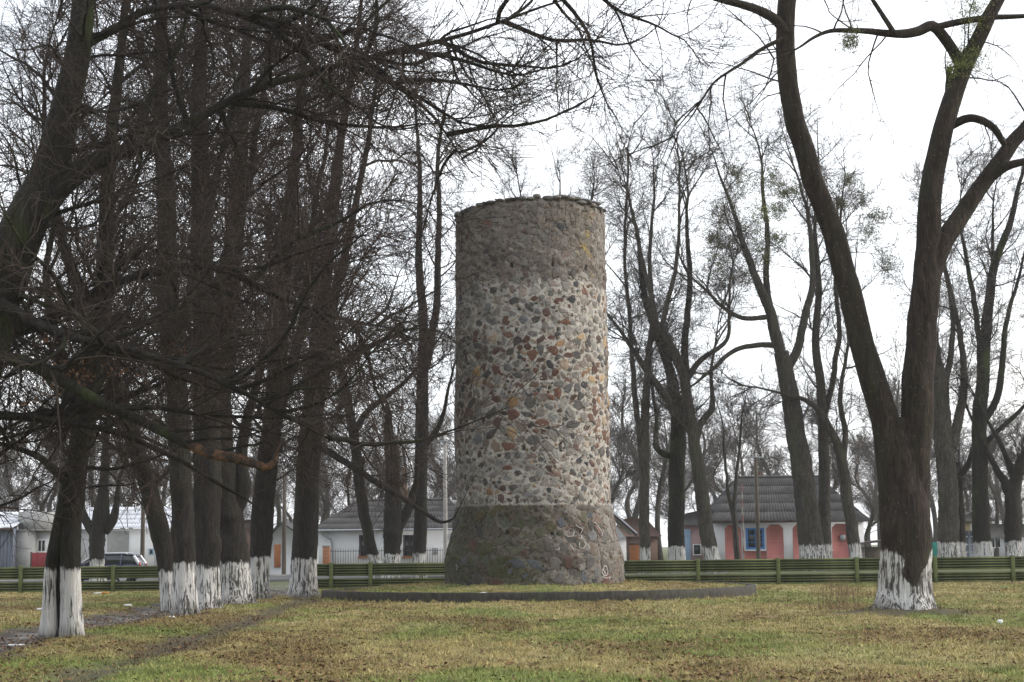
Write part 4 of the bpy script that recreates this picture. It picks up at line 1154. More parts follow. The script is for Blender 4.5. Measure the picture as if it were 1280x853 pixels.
tree('bare_tree', 'grey split trunk with a broken top right behind the forked tree', YB,
     [[(1187, 725, 30), (1186, 690, 27), (1184, 630, 25), (1181, 570, 24), (1177, 510, 23), (1176, 475, 19), (1172, 450, 11), (1169, 420, 7), (1160, 370, 3)], [(1190, 560, 14), (1202, 510, 11), (1208, 470, 9), (1202, 420, 7), (1192, 380, 5)], [(1180, 480, 9), (1187, 450, 8), (1190, 400, 6), (1180, 330, 4)]],
     41, 'bark_grey', 'twig_far', GB, lv=LV_M, fam='mid', sprouts=10, hmin=4.5, rough=0.09, blunt=True)
tree('bare_tree', 'short dark burly trunk between the split grey trunk and the tall mossy one', YB + 2,
     [[(1200, 725, 16), (1199, 690, 15), (1199, 640, 15), (1196, 600, 14), (1194, 578, 11)], [(1197, 600, 8), (1212, 575, 7), (1220, 540, 5)]],
     42, 'bark_dark', 'twig', GB, lv=LV_POLL, fam='mid', hmin=3.0, rough=0.13, blunt=True)
tree('bare_tree', 'tall many-limbed tree with mossy foot near the right edge', YB + .5,
     [[(1231, 725, 24), (1229, 690, 23), (1227, 640, 21), (1225, 580, 19), (1224, 520, 18), (1229, 450, 15), (1235, 380, 12), (1243, 330, 10), (1262, 280, 8), (1275, 230, 5)], [(1226, 490, 9), (1224, 440, 8), (1216, 380, 7), (1207, 320, 5), (1200, 280, 3)], [(1228, 530, 10), (1245, 500, 9), (1252, 460, 8), (1258, 400, 6), (1272, 350, 4)], [(1226, 470, 7), (1238, 380, 6), (1240, 300, 4)], [(1230, 555, 7), (1255, 530, 6), (1285, 500, 4)]],
     43, 'bark_mossy', 'twig_far', GB, lv=LV_M, fam='mid', sprouts=10, hmin=4.0)
tree('bare_tree', 'gnarled dark pollard at the right edge with thin shoots on its knobs', YB,
     [[(1268, 725, 20), (1266, 690, 20), (1265, 650, 21), (1266, 620, 18), (1274, 590, 14), (1283, 565, 11)], [(1264, 625, 12), (1255, 600, 11), (1248, 588, 8)], [(1270, 600, 9), (1263, 580, 9), (1260, 574, 7)]],
     44, 'bark_dark', 'twig', GB, lv=lm(LV_POLL, lmin=1.5, lmax=4.0, cnt=[14, 8, 8], t0=.7, ang=(.5, .25)), fam='mid', hmin=3.0, rough=0.14, blunt=True)
tree('bare_tree', 'thin forked sapling in front of the pink house beside its blue window', 84.0,
     [[(923, 725, 8), (922, 690, 8), (920, 650, 7), (921, 620, 5), (922, 590, 4), (926, 550, 3)], [(920, 660, 6), (913, 630, 5), (908, 600, 4), (904, 560, 3)]],
     45, 'bark_grey', 'twig_far', GB, lv=lm(LV_M, cnt=[9, 8], lmin=.8, lmax=2.2), fam='mid', hmin=2.0, wash=None, flare=.1)
tree('bare_tree', 'bare tree just behind the tower, only its upper twigs showing over the rim', 72.0,
     [[(690, 735, 24), (690, 600, 22), (688, 450, 12), (692, 330, 4.5), (700, 240, 2), (698, 200, .6)], [(690, 420, 8), (665, 320, 4.5), (650, 240, 1.8), (644, 200, .6)], [(691, 380, 8), (725, 300, 4.5), (742, 230, 1.8), (738, 190, .6)]],
     46, 'bark_dark', 'twig_far', GB, lv=lm(LV_M, cnt=[16, 13, 13], t0=.4, lmax=3.4), fam='row', hmin=6.0)
print('trees', round(time.time() - T0, 1))

# --- far bare trees beyond the houses: a few shapes, copied
def far_proto(seed, H, spread):
    g = np.random.default_rng(seed)
    P = np.array([[0, 0, -0.2], [g.normal(0, .2), 0, H * .2], [g.normal(0, .4), g.normal(0, .4), H * .45], [g.normal(0, .6), g.normal(0, .6), H * .72], [g.normal(0, .8), g.normal(0, .8), H * .95]])
    R = np.array([.30, .24, .19, .11, .04]) * H / 13
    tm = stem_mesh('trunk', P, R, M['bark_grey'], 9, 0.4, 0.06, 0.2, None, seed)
    q, r = resample(P, R, 20)
    L1 = spawn(q[None], r[None], np.array([24]), .2, 1, H * .22 * spread, H * .42 * spread, (.6, .2), 8, .12, .09, .5, g, slender=.014)
    L2 = spawn(*L1, 8, .15, 1, H * .08, H * .2, (.6, .25), 5, .14, .05, .6, g, slender=.014, rtip=.014)
    L3 = spawn(*L2, 8, .1, 1, H * .04, H * .1, (.6, .25), 4, .14, .03, .7, g, slender=.013, rtip=.011)
    VV, FF, off = [], [], 0
    for (p_, r_), s_ in ((L1, 4), (L2, 3), (L3, 3)):
        v, f = tube_arrays(p_, r_, s_); VV.append(v); FF.append(f + off); off += len(v)
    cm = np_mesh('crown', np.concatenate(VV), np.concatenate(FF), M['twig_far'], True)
    return tm, cm
protos = [far_proto(100, 11, 1.0), far_proto(101, 13, .8), far_proto(102, 9, 1.25), far_proto(103, 14, .7)]
far_spots = []   # px, Y, proto, scale, where
names = {}
FS = [(15, 128, 0, 1.0, 'behind the grey shed'), (60, 118, 2, 1.0, 'behind the concrete garage'), (95, 135, 1, 1.1, 'between the concrete garage and the long white building'), (150, 130, 0, 1.0, 'behind the left half of the long white building'), (195, 122, 2, 1.1, 'behind the right end of the long white building'),
      (250, 140, 1, .9, 'behind the dark trunk cluster'), (310, 125, 2, 1.0, 'behind the brown brick shed'), (345, 132, 0, 1.0, 'behind the small gabled house'), (395, 120, 1, .8, 'left of the white house roof'), (435, 116, 2, 1.0, 'behind the left end of the white house'), (475, 128, 0, .9, 'behind the middle of the white house'), (515, 118, 3, .8, 'behind the chimney of the white house'), (548, 135, 1, .9, 'behind the concrete pole left of the tower'),
      (640, 110, 3, 1.05, 'behind the left half of the tower'), (738, 112, 3, 1.1, 'behind the right half of the tower'), (772, 118, 2, 1.0, 'at the right side of the tower'), (790, 140, 1, 1.2, 'behind the dark gable right of the tower'), (826, 116, 0, .95, 'between the slender tree and the mossy trunk'), (862, 125, 2, 1.1, 'left of the pink house annex'), (880, 150, 1, 1.2, 'behind the pink house annex'), (905, 118, 2, .9, 'behind the left hip of the pink house roof'), (935, 130, 0, 1.0, 'over the left part of the pink house ridge'),
      (958, 145, 1, 1.1, 'over the small chimney of the pink house'), (990, 125, 2, .9, 'over the middle of the pink house ridge'), (1048, 120, 0, .9, 'over the right hip of the pink house'), (1082, 115, 2, 1.0, 'over the dark lean-to shed'), (1102, 140, 1, 1.1, 'left of the forked tree trunk'), (1160, 122, 0, 1.0, 'behind the teal gate'), (1208, 135, 2, 1.2, 'over the grey metal gate'), (1245, 118, 0, .9, 'between the tall mossy tree and the right pollard'), (1290, 130, 1, 1.0, 'at the far right edge'), (1112, 105, 3, .9, 'tall and slim seen through the fork of the big tree'),
      (-30, 120, 3, 1., 'at the far left edge'), (118, 108, 3, 1.0, 'tall and slim over the parked car'), (410, 150, 3, 1.1, 'tall and slim behind the white house gutter'), (585, 125, 3, 1.0, 'at the left edge of the tower'), (715, 140, 3, 1.25, 'farthest over the tower rim')]
for i, (px, Y, k, s, where) in enumerate(FS):
    x = xat(px, Y)
    r = thing('far_bare_tree', 'far hazy bare tree ' + where, 'tree', (x, Y, 0.28), rng.uniform(0, 6.28), 'far bare trees behind the houses')
    s2 = s * rng.uniform(0.92, 1.08)
    r.scale = (s2, s2, s2)
    obj('trunk', protos[k][0], r)
    tag(obj('crown', protos[k][1], r), kind='stuff')

for i in range(46):
    Y = rng.uniform(150, 215); px = -60 + 1400 * (i + rng.uniform(0, .9)) / 46
    r = thing('far_bare_tree', 'one of the pale hazy bare trees in the farthest tree line', 'tree', (xat(px, Y), Y, 0.2), rng.uniform(0, 6.28), 'farthest tree line')
    s2 = rng.uniform(.8, 1.25); r.scale = (s2 * 1.2, s2 * 1.2, s2)
    k = int(rng.integers(4))
    obj('trunk', protos[k][0], r); tag(obj('crown', protos[k][1], r), kind='stuff')

# ------------------------------------------------------------------ buildings
M['white_wall'] = plain('white_wall', (0.62, 0.63, 0.64), 0.85, 0.12, 1.2, 0.15)
M['pale_wall'] = plain('pale_wall', (0.42, 0.43, 0.44), 0.85, 0.2, 1.0, 0.15, streak=True)
M['cement'] = plain('cement_render', (0.33, 0.33, 0.32), 0.88, 0.3, 0.9, 0.3)
M['blue_grey'] = plain('blue_grey_sheet', (0.13, 0.15, 0.19), 0.6, 0.2, 2, 0.1, streak=True)
M['slate'] = plain('asbestos_slate', (0.082, 0.08, 0.08), 0.85, 0.4, 1.3, 0.3, streak=False)
M['snow_roof'] = plain('pale_sheet_roof', (0.55, 0.57, 0.61), 0.5, 0.25, 1.2, 0.1)
M['pink_brick'] = None
t = NT('pink_brick')
bt = t.n('TexBrick', Vector=t.n('Mapping', Vector=t.n('TexCoord').outputs['Object'], Rotation=(R_(90), 0, 0)).outputs[0], Scale=1.0, Color1=(0.50, 0.16, 0.15), Color2=(0.44, 0.13, 0.125), Mortar=(0.46, 0.26, 0.23))
bt.inputs['Brick Width'].default_value = 0.26; bt.inputs['Row Height'].default_value = 0.078; bt.inputs['Mortar Size'].default_value = 0.008
nz_ = t.noise(t.coord(), 1.7, 6, .7)
t.col(t.mix(t.math('MULTIPLY', t.ramp(nz_, .4, .7), .4), bt.outputs[0], (0.30, 0.15, 0.14)))
M['pink_brick'] = t.m
M['orange_brick'] = plain('orange_brick', (0.38, 0.15, 0.06), 0.85, 0.25, 5, 0.2)
M['brown_brick'] = plain('brown_brick', (0.13, 0.085, 0.065), 0.9, 0.3, 4, 0.3)
M['blue_paint'] = plain('blue_paint', (0.05, 0.17, 0.42), 0.5, 0.15, 3, 0.05)
M['pale_blue'] = plain('pale_blue_paint', (0.25, 0.36, 0.50), 0.6, 0.2, 3, 0.05)
M['white_paint'] = plain('white_paint', (0.66, 0.66, 0.66), 0.6, 0.1, 4, 0.05)
M['dark_wood'] = plain('dark_wood', (0.05, 0.035, 0.03), 0.7, 0.3, 5, 0.1)
M['red_sheet'] = plain('red_sheet', (0.20, 0.02, 0.025), 0.5, 0.2, 2, 0.05)
M['teal'] = plain('teal_paint', (0.02, 0.21, 0.17), 0.5, 0.2, 2, 0.05)
M['metal_grey'] = plain('galvanised', (0.35, 0.37, 0.39), 0.45, 0.2, 4, 0.05, metal=0.4)
M['pole_concrete'] = plain('pole_concrete', (0.34, 0.33, 0.31), 0.85, 0.25, 4, 0.3)
M['pole_wood'] = plain('pole_wood', (0.09, 0.075, 0.06), 0.9, 0.3, 4, 0.3, streak=True)
t = NT('window_glass'); t.col((0.02, 0.025, 0.03)); t.b.inputs['Roughness'].default_value = 0.08; t.b.inputs['Specular IOR Level'].default_value = 0.5
M['glass'] = t.m

def zpx(py, px, Y): return at(px, py, Y)[2]

def corrugated_roof(mbn, e0, e1, r0, r1, mat, parent, thick=0.03, pitch=0.19):
    """roof slope between eave line e0-e1 and ridge line r0-r1, corrugated down the slope"""
    e0, e1, r0, r1 = map(lambda a: np.array(a, float), (e0, e1, r0, r1))
    n = max(8, int(np.linalg.norm(e1 - e0) / pitch * 4))
    s = np.linspace(0, 1, n)[:, None]
    E = e0 * (1 - s) + e1 * s; Rr = r0 * (1 - s) + r1 * s
    nrm = np.cross(e1 - e0, r0 - e0); nrm /= np.linalg.norm(nrm)
    if nrm[2] < 0: nrm = -nrm
    L = np.linalg.norm(e1 - e0)
    amp = (0.025 * np.sin(s[:, 0] * L / pitch * 2 * np.pi))[:, None] * nrm
    rows = 5; lay = []
    for k in range(rows):
        a, b = k / rows, (k + 1) / rows
        off = nrm * 0.03
        lay.append((E * (1 - a) + Rr * a + amp + off, E * (1 - b) + Rr * b + amp))      # overlapping sheets
    V = []; F = []; o_ = 0
    for (lo, hi) in lay:
        V += [lo, hi, lo - nrm * thick]
        for k in range(n - 1):
            F.append((o_ + k, o_ + k + 1, o_ + n + k + 1, o_ + n + k))
            F.append((o_ + 2 * n + k, o_ + 2 * n + k + 1, o_ + k + 1, o_ + k))
        o_ += 3 * n
    return obj('roof', np_mesh('roof', np.concatenate(V), np.array(F), mat, False), parent)

def window(parent, x0, x1, z0, z1, y, frame_mat, bars=(0.5,), hbars=(0.65,), sill=None, depth=0.10, fw=0.06):
    """frame set in the wall face at local y (faces -y)"""
    mb_ = MB()
    mb_.bbox(x0, x1, y - 0.04, y + depth, z1 - fw, z1).bbox(x0, x1, y - 0.04, y + depth, z0, z0 + fw)
    mb_.bbox(x0, x0 + fw, y - 0.04, y + depth, z0 + fw, z1 - fw).bbox(x1 - fw, x1, y - 0.04, y + depth, z0 + fw, z1 - fw)
    wn = mb_.build('window', frame_mat, parent)
    for b_ in bars:
        xc = x0 + (x1 - x0) * b_
        MB().bbox(xc - .025, xc + .025, y - 0.03, y + .05, z0 + fw, z1 - fw).build('glazing_bar', frame_mat, wn)
    xs = [x0 + fw] + [x0 + (x1 - x0) * b_ for b_ in bars] + [x1 - fw]
    for (a, b_) in zip(xs[:-1], xs[1:]):
        MB().box(a + .01, b_ - .01, y + 0.0, y + 0.015, z0 + fw, z1 - fw).build('pane', M['glass'], wn)
        for h in hbars:
            zc = z0 + (z1 - z0) * h
            MB().bbox(a + .025, b_ - .025, y - 0.025, y + .04, zc - .02, zc + .02).build('glazing_bar', frame_mat, wn)
    if sill: MB().bbox(x0 - .08, x1 + .08, y - 0.12, y + .05, z0 - .09, z0 - .003).build('sill', sill, wn)
    return wn

# pink house
HY = 92.0
hx = lambda px: xat(px, HY, 670)
x0h, x1h = hx(893), hx(1080)
cxh = (x0h + x1h) / 2; zg = 0.28
eave = zpx(653, 985, HY); ridge = zpx(597, 985, HY + 3.6)
ph = thing('pink_house', 'pink brick house with white pilasters, blue windows and grey corrugated hip roof', 'house', (cxh, HY, zg))
lx = lambda px: hx(px) - cxh
hw = (x1h - x0h) / 2; eh = eave - zg
MB().box(-hw, hw, 0.0, 7.2, -0.3, eh).build('wall', M['white_wall'], ph)
def chamfer(a, b, z0, z1, c=0.22): return [(a, z0), (b, z0), (b, z1 - c), (b - c, z1), (a + c, z1), (a, z1 - c)]
ztp = eh - 0.12
for (a, b) in ((906, 926), (958, 979), (991, 1018), (1040, 1063)):
    MB().poly(chamfer(lx(a), lx(b), -0.2, ztp), -0.05, 0.02).build('brick_panel', M['pink_brick'], ph)
for (a, b) in ((928, 958), (1018, 1040)):
    MB().poly([(lx(a) + 0.05, -0.2), (lx(b) - 0.05, -0.2), (lx(b) - 0.05, zpx(688, 940, HY) - zg), (lx(a) + 0.05, zpx(688, 940, HY) - zg)], -0.048, 0.02).build('brick_panel', M['pink_brick'], ph)
window(ph, lx(932), lx(955), zpx(687, 943, HY) - zg, zpx(660, 943, HY) - zg, -0.06, M['blue_paint'], (0.5,), (0.33, 0.66), M['white_paint'], fw=0.12)
window(ph, lx(1019.5), lx(1038), zpx(687, 1028, HY) - zg, zpx(660, 1028, HY) - zg, -0.06, M['blue_paint'], (0.5,), (0.33, 0.66), M['white_paint'], fw=0.12)
MB().bbox(lx(1050), lx(1056), -0.18, -0.051, zpx(676, 1053, HY) - zg, zpx(669, 1053, HY) - zg).build('meter_box', M['metal_grey'], ph)
MB().box(-hw - .25, hw + .25, -0.5, -0.42, eh - 0.02, eh + 0.13).build('fascia', M['dark_wood'], ph)
rl, rr2 = lx(934), lx(1040); rz = ridge - zg
E = [(-hw - .25, -.5, eh + .10), (hw + .25, -.5, eh + .10), (hw + .25, 7.7, eh + .10), (-hw - .25, 7.7, eh + .10)]
RG = [(rl, 3.6, rz), (rr2, 3.6, rz)]
corrugated_roof(None, E[0], E[1], RG[0], RG[1], M['slate'], ph)
corrugated_roof(None, E[2], E[3], RG[1], RG[0], M['slate'], ph)
corrugated_roof(None, E[3], E[0], RG[0], RG[0], M['slate'], ph)
corrugated_roof(None, E[1], E[2], RG[1], RG[1], M['slate'], ph)
mb = MB(); mb.tube([(rl - .05, 3.6, rz + .04), (rr2 + .05, 3.6, rz + .04)], 0.09, 8); mb.build('ridge_cap', M['slate'], ph)
MB().bbox(lx(959), lx(966), 3.7, 4.1, rz - .4, rz + .32, .03).bbox(lx(958), lx(967), 3.66, 4.14, rz + .322, rz + .40, .02).build('chimney', M['brown_brick'], ph)
# gas pipe post, white and red, in front of it
M['rust_band'] = plain('rust_band', (.22, .10, .09), .8, .2, 3, 0)
t_ = thing('striped_pole', 'thin faded red and white pole in front of the pink house by its blue window', 'pole', (xat(929.5, 88), 88, .3))
for i in range(11):
    z0_ = i * 0.42
    MB().tube([(0, 0, z0_), (0, 0, z0_ + .415)], .035, 8).build('band', M['kerb'] if i % 2 else M['rust_band'], t_)
# annex left of it
an = thing('annex', 'faded pink annex with pale blue door panel on the left of the pink house', 'building', (xat(872, 93.5), 93.5, zg))
aw = (xat(891, 93.5) - xat(851, 93.5)) / 2; ah = zpx(657, 872, 93.5) - zg
M['faded_pink'] = plain('faded_pink', (0.36, 0.24, 0.24), .85, .2, 2, .2)
MB().box(-aw, aw - .02, 0, 4, -.3, ah).build('wall', M['faded_pink'], an)
MB().bbox(-aw + .15, -aw + .55, -.04, .01, -.2, ah - .2).build('door', M['pale_blue'], an)
window(an, -aw + .65, -aw + 1.15, .75, 1.4, -.045, M['white_paint'], (), ())
MB().poly([(-aw - .25, ah), (aw - .1, ah), (aw - .1, ah + 1.0), (-aw + .3, ah + .7)], -.25, 4.2).build('roof', M['slate'], an)

# white house left of the tower
WY = 91.0
wx = lambda px: xat(px, WY, 670)
a_, b_ = wx(398), wx(585); wc = (a_ + b_) / 2; ww = (b_ - a_) / 2
we = zpx(662, 480, WY) - zg; wr = zpx(626, 500, WY + 3.2) - zg
whs = thing('white_house', 'low white plastered house with two dark windows and grey corrugated hip roof', 'house', (wc, WY, zg))
lw = lambda px: wx(px) - wc
MB().box(-ww, ww, 0, 6.4, -.3, we).build('wall', M['white_wall'], whs)
for (p0, p1, nm) in ((449, 467, 0), (504, 521, 1)):
    window(whs, lw(p0), lw(p1), zpx(696, p0, WY) - zg, zpx(669, p0, WY) - zg, -.03, M['dark_wood'], (.5,), (.7,), M['orange_brick'], fw=.07)
E = [(-ww - .4, -.45, we + .02), (ww + .4, -.45, we + .02), (ww + .4, 6.8, we + .02), (-ww - .4, 6.8, we + .02)]
RG = [(lw(440), 3.2, wr), (lw(560), 3.2, wr)]
corrugated_roof(None, E[0], E[1], RG[0], RG[1], M['slate'], whs)
corrugated_roof(None, E[2], E[3], RG[1], RG[0], M['slate'], whs)
corrugated_roof(None, E[3], E[0], RG[0], RG[0], M['slate'], whs)
corrugated_roof(None, E[1], E[2], RG[1], RG[1], M['slate'], whs)
mb = MB(); mb.tube([(RG[0][0], 3.2, wr + .03), (RG[1][0], 3.2, wr + .03)], .09, 8); mb.build('ridge_cap', M['slate'], whs)
ch = MB().bbox(lw(495), lw(504), 3.4, 3.85, wr - .5, zpx(606, 500, WY + 3.5) - zg, .03).build('chimney', M['brown_brick'], whs)
MB().bbox(lw(497), lw(501), 3.5, 3.75, zpx(606, 500, WY + 3.5) - zg + .002, zpx(584, 500, WY + 3.5) - zg, .03).build('chimney_pot', M['brown_brick'], ch)
mb = MB(); mb.tube([(-ww - .4, -.5, we - .03), (ww + .4, -.5, we - .03)], .055, 8); mb.build('gutter', M['metal_grey'], whs)
mb = MB(); mb.tube([(lw(403), -.5, we - .05), (lw(404), -.4, we - .25), (lw(414), -.12, we - .55), (lw(415), -.08, we - .9), (lw(415), -.08, .1)], .05, 8); mb.build('downpipe', M['metal_grey'], whs)
MB().bbox(lw(541), lw(547), -.14, -.003, zpx(693, 544, WY) - zg, zpx(685, 544, WY) - zg).build('meter_box', M['metal_grey'], whs)
bp = thing('brick_gatepost', 'orange brick gatepost at the left corner of the white house', 'gatepost', (xat(408, 89), 89, zg))
mb = MB()
for i in range(19): mb.bbox(-.19 + .004 * (i % 2), .19 - .004 * (i % 2), -.19, .19, i * .078, i * .078 + .07, .01)
mb.build('brick_courses', M['orange_brick'], bp); MB().bbox(-.23, .23, -.23, .23, 19 * .078, 19 * .078 + .06, .015).build('cap', M['kerb'], bp)
rf = thing('metal_railing', 'thin dark metal railing along the front of the white house', 'railing', (0, 88.5, zg))
ra, rb = xat(413, 88.5), xat(572, 88.5)
mbr = MB(); mbr.tube([(0, 0, 0.0), (0, 0, 1.35)], .012, 5); bo = mbr.build('bar', M['dark_wood'], rf, loc=(ra, 0, 0))
for x in np.arange(ra + .14, rb, .14): obj('bar', bo.data, rf, (x, 0, 0))
for z in (.2, 1.2):
    MB().box(ra, rb, -.015, .015, z, z + .03).build('rail', M['dark_wood'], rf)

# small gabled house and brown shed seen through the path gap
sg = thing('gabled_house', 'small white gabled house with orange brick panel seen through the path gap', 'house', (xat(358, 96), 96, zg))
gwid = (xat(384, 96) - xat(333, 96)) / 2; ge = zpx(684, 358, 96) - zg + .35; gr = zpx(655, 345, 96) - zg
MB().poly([(-gwid, -.3), (gwid, -.3), (gwid, ge), (-gwid * .25, gr), (-gwid, ge)], 0, 6).build('wall', M['white_wall'], sg)
mb = MB(); mb.poly([(-gwid - .35, ge - .22), (-gwid * .25, gr + .02), (-gwid * .25, gr + .14), (-gwid - .35, ge - .1)], -.4, 6.3)
mb.poly([(-gwid * .25, gr + .02), (gwid + .35, ge - .17), (gwid + .35, ge - .05), (-gwid * .25, gr + .14)], -.4, 6.3); mb.build('roof', M['slate'], sg)
MB().bbox(xat(343, 96) - xat(358, 96), xat(351, 96) - xat(358, 96), -.06, -.002, .3, 1.65).build('brick_panel', M['orange_brick'], sg)
window(sg, xat(366, 96) - xat(358, 96), xat(375, 96) - xat(358, 96), .7, 1.6, -.01, M['pale_blue'], (.5,), ())
bs = thing('brick_shed', 'brown brick shed behind the cluster of whitewashed trunks', 'shed', (xat(312, 97), 97, zg))
MB().box(-1.2, .75, 0, 3, -.3, 2.6).build('wall', M['brown_brick'], bs)
MB().poly([(-1.4, 2.6), (.95, 2.6), (.95, 3.3), (-1.4, 2.9)], -.2, 3.2).build('roof', M['dark_wood'], bs)
tg_ = thing('teal_gate', 'small teal sheet gate beside the brown brick shed', 'gate', (xat(297, 93), 93, zg))
MB().bbox(-.28, .36, 0, .05, .05, 1.9).build('leaf', M['teal'], tg_); MB().bbox(.365, .45, -.03, .08, 0, 2.0).build('post', M['metal_grey'], tg_)

# left: shed, concrete garage, white annex, long white building
sh = thing('grey_shed', 'blue-grey sheet metal shed with pale roof at the left edge', 'shed', (xat(0, 90), 90, zg))
sw = xat(17, 90) - xat(0, 90); she = zpx(661, 8, 90) - zg
mb = MB()
for i in range(16):
    xa = -2.2 + i * (sw + 2.2) / 16; mb.bbox(xa, xa + (sw + 2.2) / 16 - .02, 0 - .02 * (i % 2), 4, -.3, she, .015)
mb.build('sheet_wall', M['blue_grey'], sh)
corrugated_roof(None, (-2.4, -.35, she + .05), (sw + .05, -.35, she + .05), (-2.4, 4.2, zpx(640, 8, 94) - zg), (sw + .05, 4.2, zpx(640, 8, 94) - zg), M['snow_roof'], sh)
MB().box(-2.4, sw + .05, -.40, -.36, she - .12, she + .04).build('fascia', M['dark_wood'], sh)
gar = thing('concrete_garage', 'two-step concrete block garage next to the blue-grey shed', 'garage', (xat(30, 90.5), 90.5, zg))
g0, g1 = xat(17.5, 90.5) - xat(30, 90.5), xat(43, 90.5) - xat(30, 90.5)
MB().box(g0, g1, 0, 4, -.3, zpx(664, 30, 90.5) - zg).build('wall', M['cement'], gar)
MB().box(g0 + .03, g1 + .7, .5, 4.2, zpx(664, 30, 90.5) - zg + .08, zpx(640, 30, 91) - zg).build('upper_block', M['cement'], gar)
MB().bbox(g0 - .05, g1 + .9, -.12, 4.1, zpx(664, 30, 90.5) - zg + .003, zpx(664, 30, 90.5) - zg + .077).build('slab', M['kerb'], gar)
wa = thing('white_annex', 'white plastered annex with small window and dark red sheet gate', 'building', (xat(52, 91), 91, zg))
w0, w1 = xat(43.5, 91) - xat(52, 91), xat(72, 91) - xat(52, 91)
MB().box(w0, w1, 0, 4, -.3, zpx(666, 52, 91) - zg).build('wall', M['white_wall'], wa)
window(wa, xat(46, 91) - xat(52, 91), xat(58, 91) - xat(52, 91), zpx(691, 52, 91) - zg, zpx(674, 52, 91) - zg, -.02, M['white_paint'], (.5,), (), None, fw=.09)
MB().box(w0 - .1, w1 + .15, -.25, 4.2, zpx(666, 52, 91) - zg + .003, zpx(666, 52, 91) - zg + .12).build('roof', M['kerb'], wa)
rd = thing('red_gate', 'dark red sheet metal gate in front of the white annex', 'gate', (xat(50, 88.5), 88.5, zg))
for i in range(3):
    xa = xat(40, 88.5) - xat(50, 88.5) + i * .31
    MB().bbox(xa, xa + .30, 0, .04, .1, zpx(691, 50, 88.5) - zg).build('panel', M['red_sheet'], rd)
for xa in (-.50, .50): MB().bbox(xa - .04, xa + .04, .045, .12, -.1, zpx(691, 50, 88.5) - zg + .05).build('post', M['dark_wood'], rd)
lb = thing('long_white_building', 'long pale building with light sheet roof behind the parked car', 'building', (xat(155, 94), 94, zg))
l0, l1 = xat(96, 94) - xat(155, 94), xat(222, 94) - xat(155, 94)
le = zpx(661, 155, 94) - zg
MB().box(l0, l1, 0, 6, -.3, le).build('wall', M['white_wall'], lb)
corrugated_roof(None, (l0 - .3, -.4, le + .03), (l1 + .3, -.4, le + .03), (l0 - .3, 3.5, zpx(634, 155, 97.5) - zg), (l1 + .3, 3.5, zpx(634, 155, 97.5) - zg), M['snow_roof'], lb)
MB().bbox(xat(134, 94) - xat(155, 94), xat(161, 94) - xat(155, 94), -.05, .02, -.2, le - .15).build('door', M['cement'], lb)
window(lb, xat(186, 94) - xat(155, 94), xat(192, 94) - xat(155, 94), zpx(694, 189, 94) - zg, zpx(686, 189, 94) - zg, -.02, M['pale_blue'], (), ())
mb = MB()
for i in range(9):
    xa = xat(193, 94) - xat(155, 94) + i * .14; mb.bbox(xa, xa + .11, -.06, .01, -.2, le - .25, .02)
mb.build('cladding', M['pale_wall'], lb)

# right of the tower: dark gable roof, white wall
rg = thing('gable_cottage', 'white cottage with dark overhanging roof edge just right of the tower', 'house', (xat(765, 90), 90, zg))
rw = xat(783, 90) - xat(765, 90); re = zpx(672, 783, 90) - zg
MB().box(-5.5, rw, 0, 5, -.3, re).build('wall', M['white_wall'], rg)
rx1 = xat(796, 90) - xat(765, 90); rze = zpx(668, 796, 90) - zg; rx0 = xat(745, 90) - xat(765, 90); rzr = zpx(622, 745, 90) - zg
mb = MB(); mb.poly([(rx1, rze), (rx1, rze + .12), (rx0, rzr + .12), (rx0, rzr)], -.5, 5.4)
mb.poly([(rx0, rzr), (rx0, rzr + .12), (2 * rx0 - rx1, rze + .12), (2 * rx0 - rx1, rze)], -.5, 5.4); mb.build('roof', M['snow_roof'], rg)
mb = MB(); mb.poly([(rx1, rze - .2), (rx1, rze - .003), (rx0, rzr - .003), (rx0, rzr - .2)], -.52, -.40); mb.build('bargeboard', M['dark_wood'], rg)
MB().poly([(rw, re), (rx0, rzr - .25), (-5.5, re)], .02, .12).build('gable', M['white_wall'], rg)
og = thing('brick_gatepost', 'wide orange brick gatepost right of the white cottage wall', 'gatepost', (xat(793, 88.5), 88.5, zg))
mb = MB()
for i in range(20): mb.bbox(-.24 + .004 * (i % 2), .24 - .004 * (i % 2), -.19, .19, i * .07, i * .07 + .063, .01)
mb.build('brick_courses', M['orange_brick'], og); MB().bbox(-.28, .28, -.23, .23, 1.4, 1.47, .015).build('cap', M['dark_wood'], og)
fr = thing('red_roof_house', 'far brownish house between the cottage roof and the slender tree', 'house', (xat(797, 112), 112, zg))
MB().box(-1.6, 1.4, 0, 4, -.3, zpx(662, 797, 112) - zg - .5).build('wall', M['brown_brick'], fr)
MB().poly([(-1.9, zpx(662, 797, 112) - zg - .497), (1.7, zpx(662, 797, 112) - zg - .497), (.6, zpx(648, 797, 112) - zg), (-.8, zpx(648, 797, 112) - zg)], -.3, 4.3).build('roof', plain('rust_roof', (.15, .095, .085), .8, .3, 2, .2), fr)

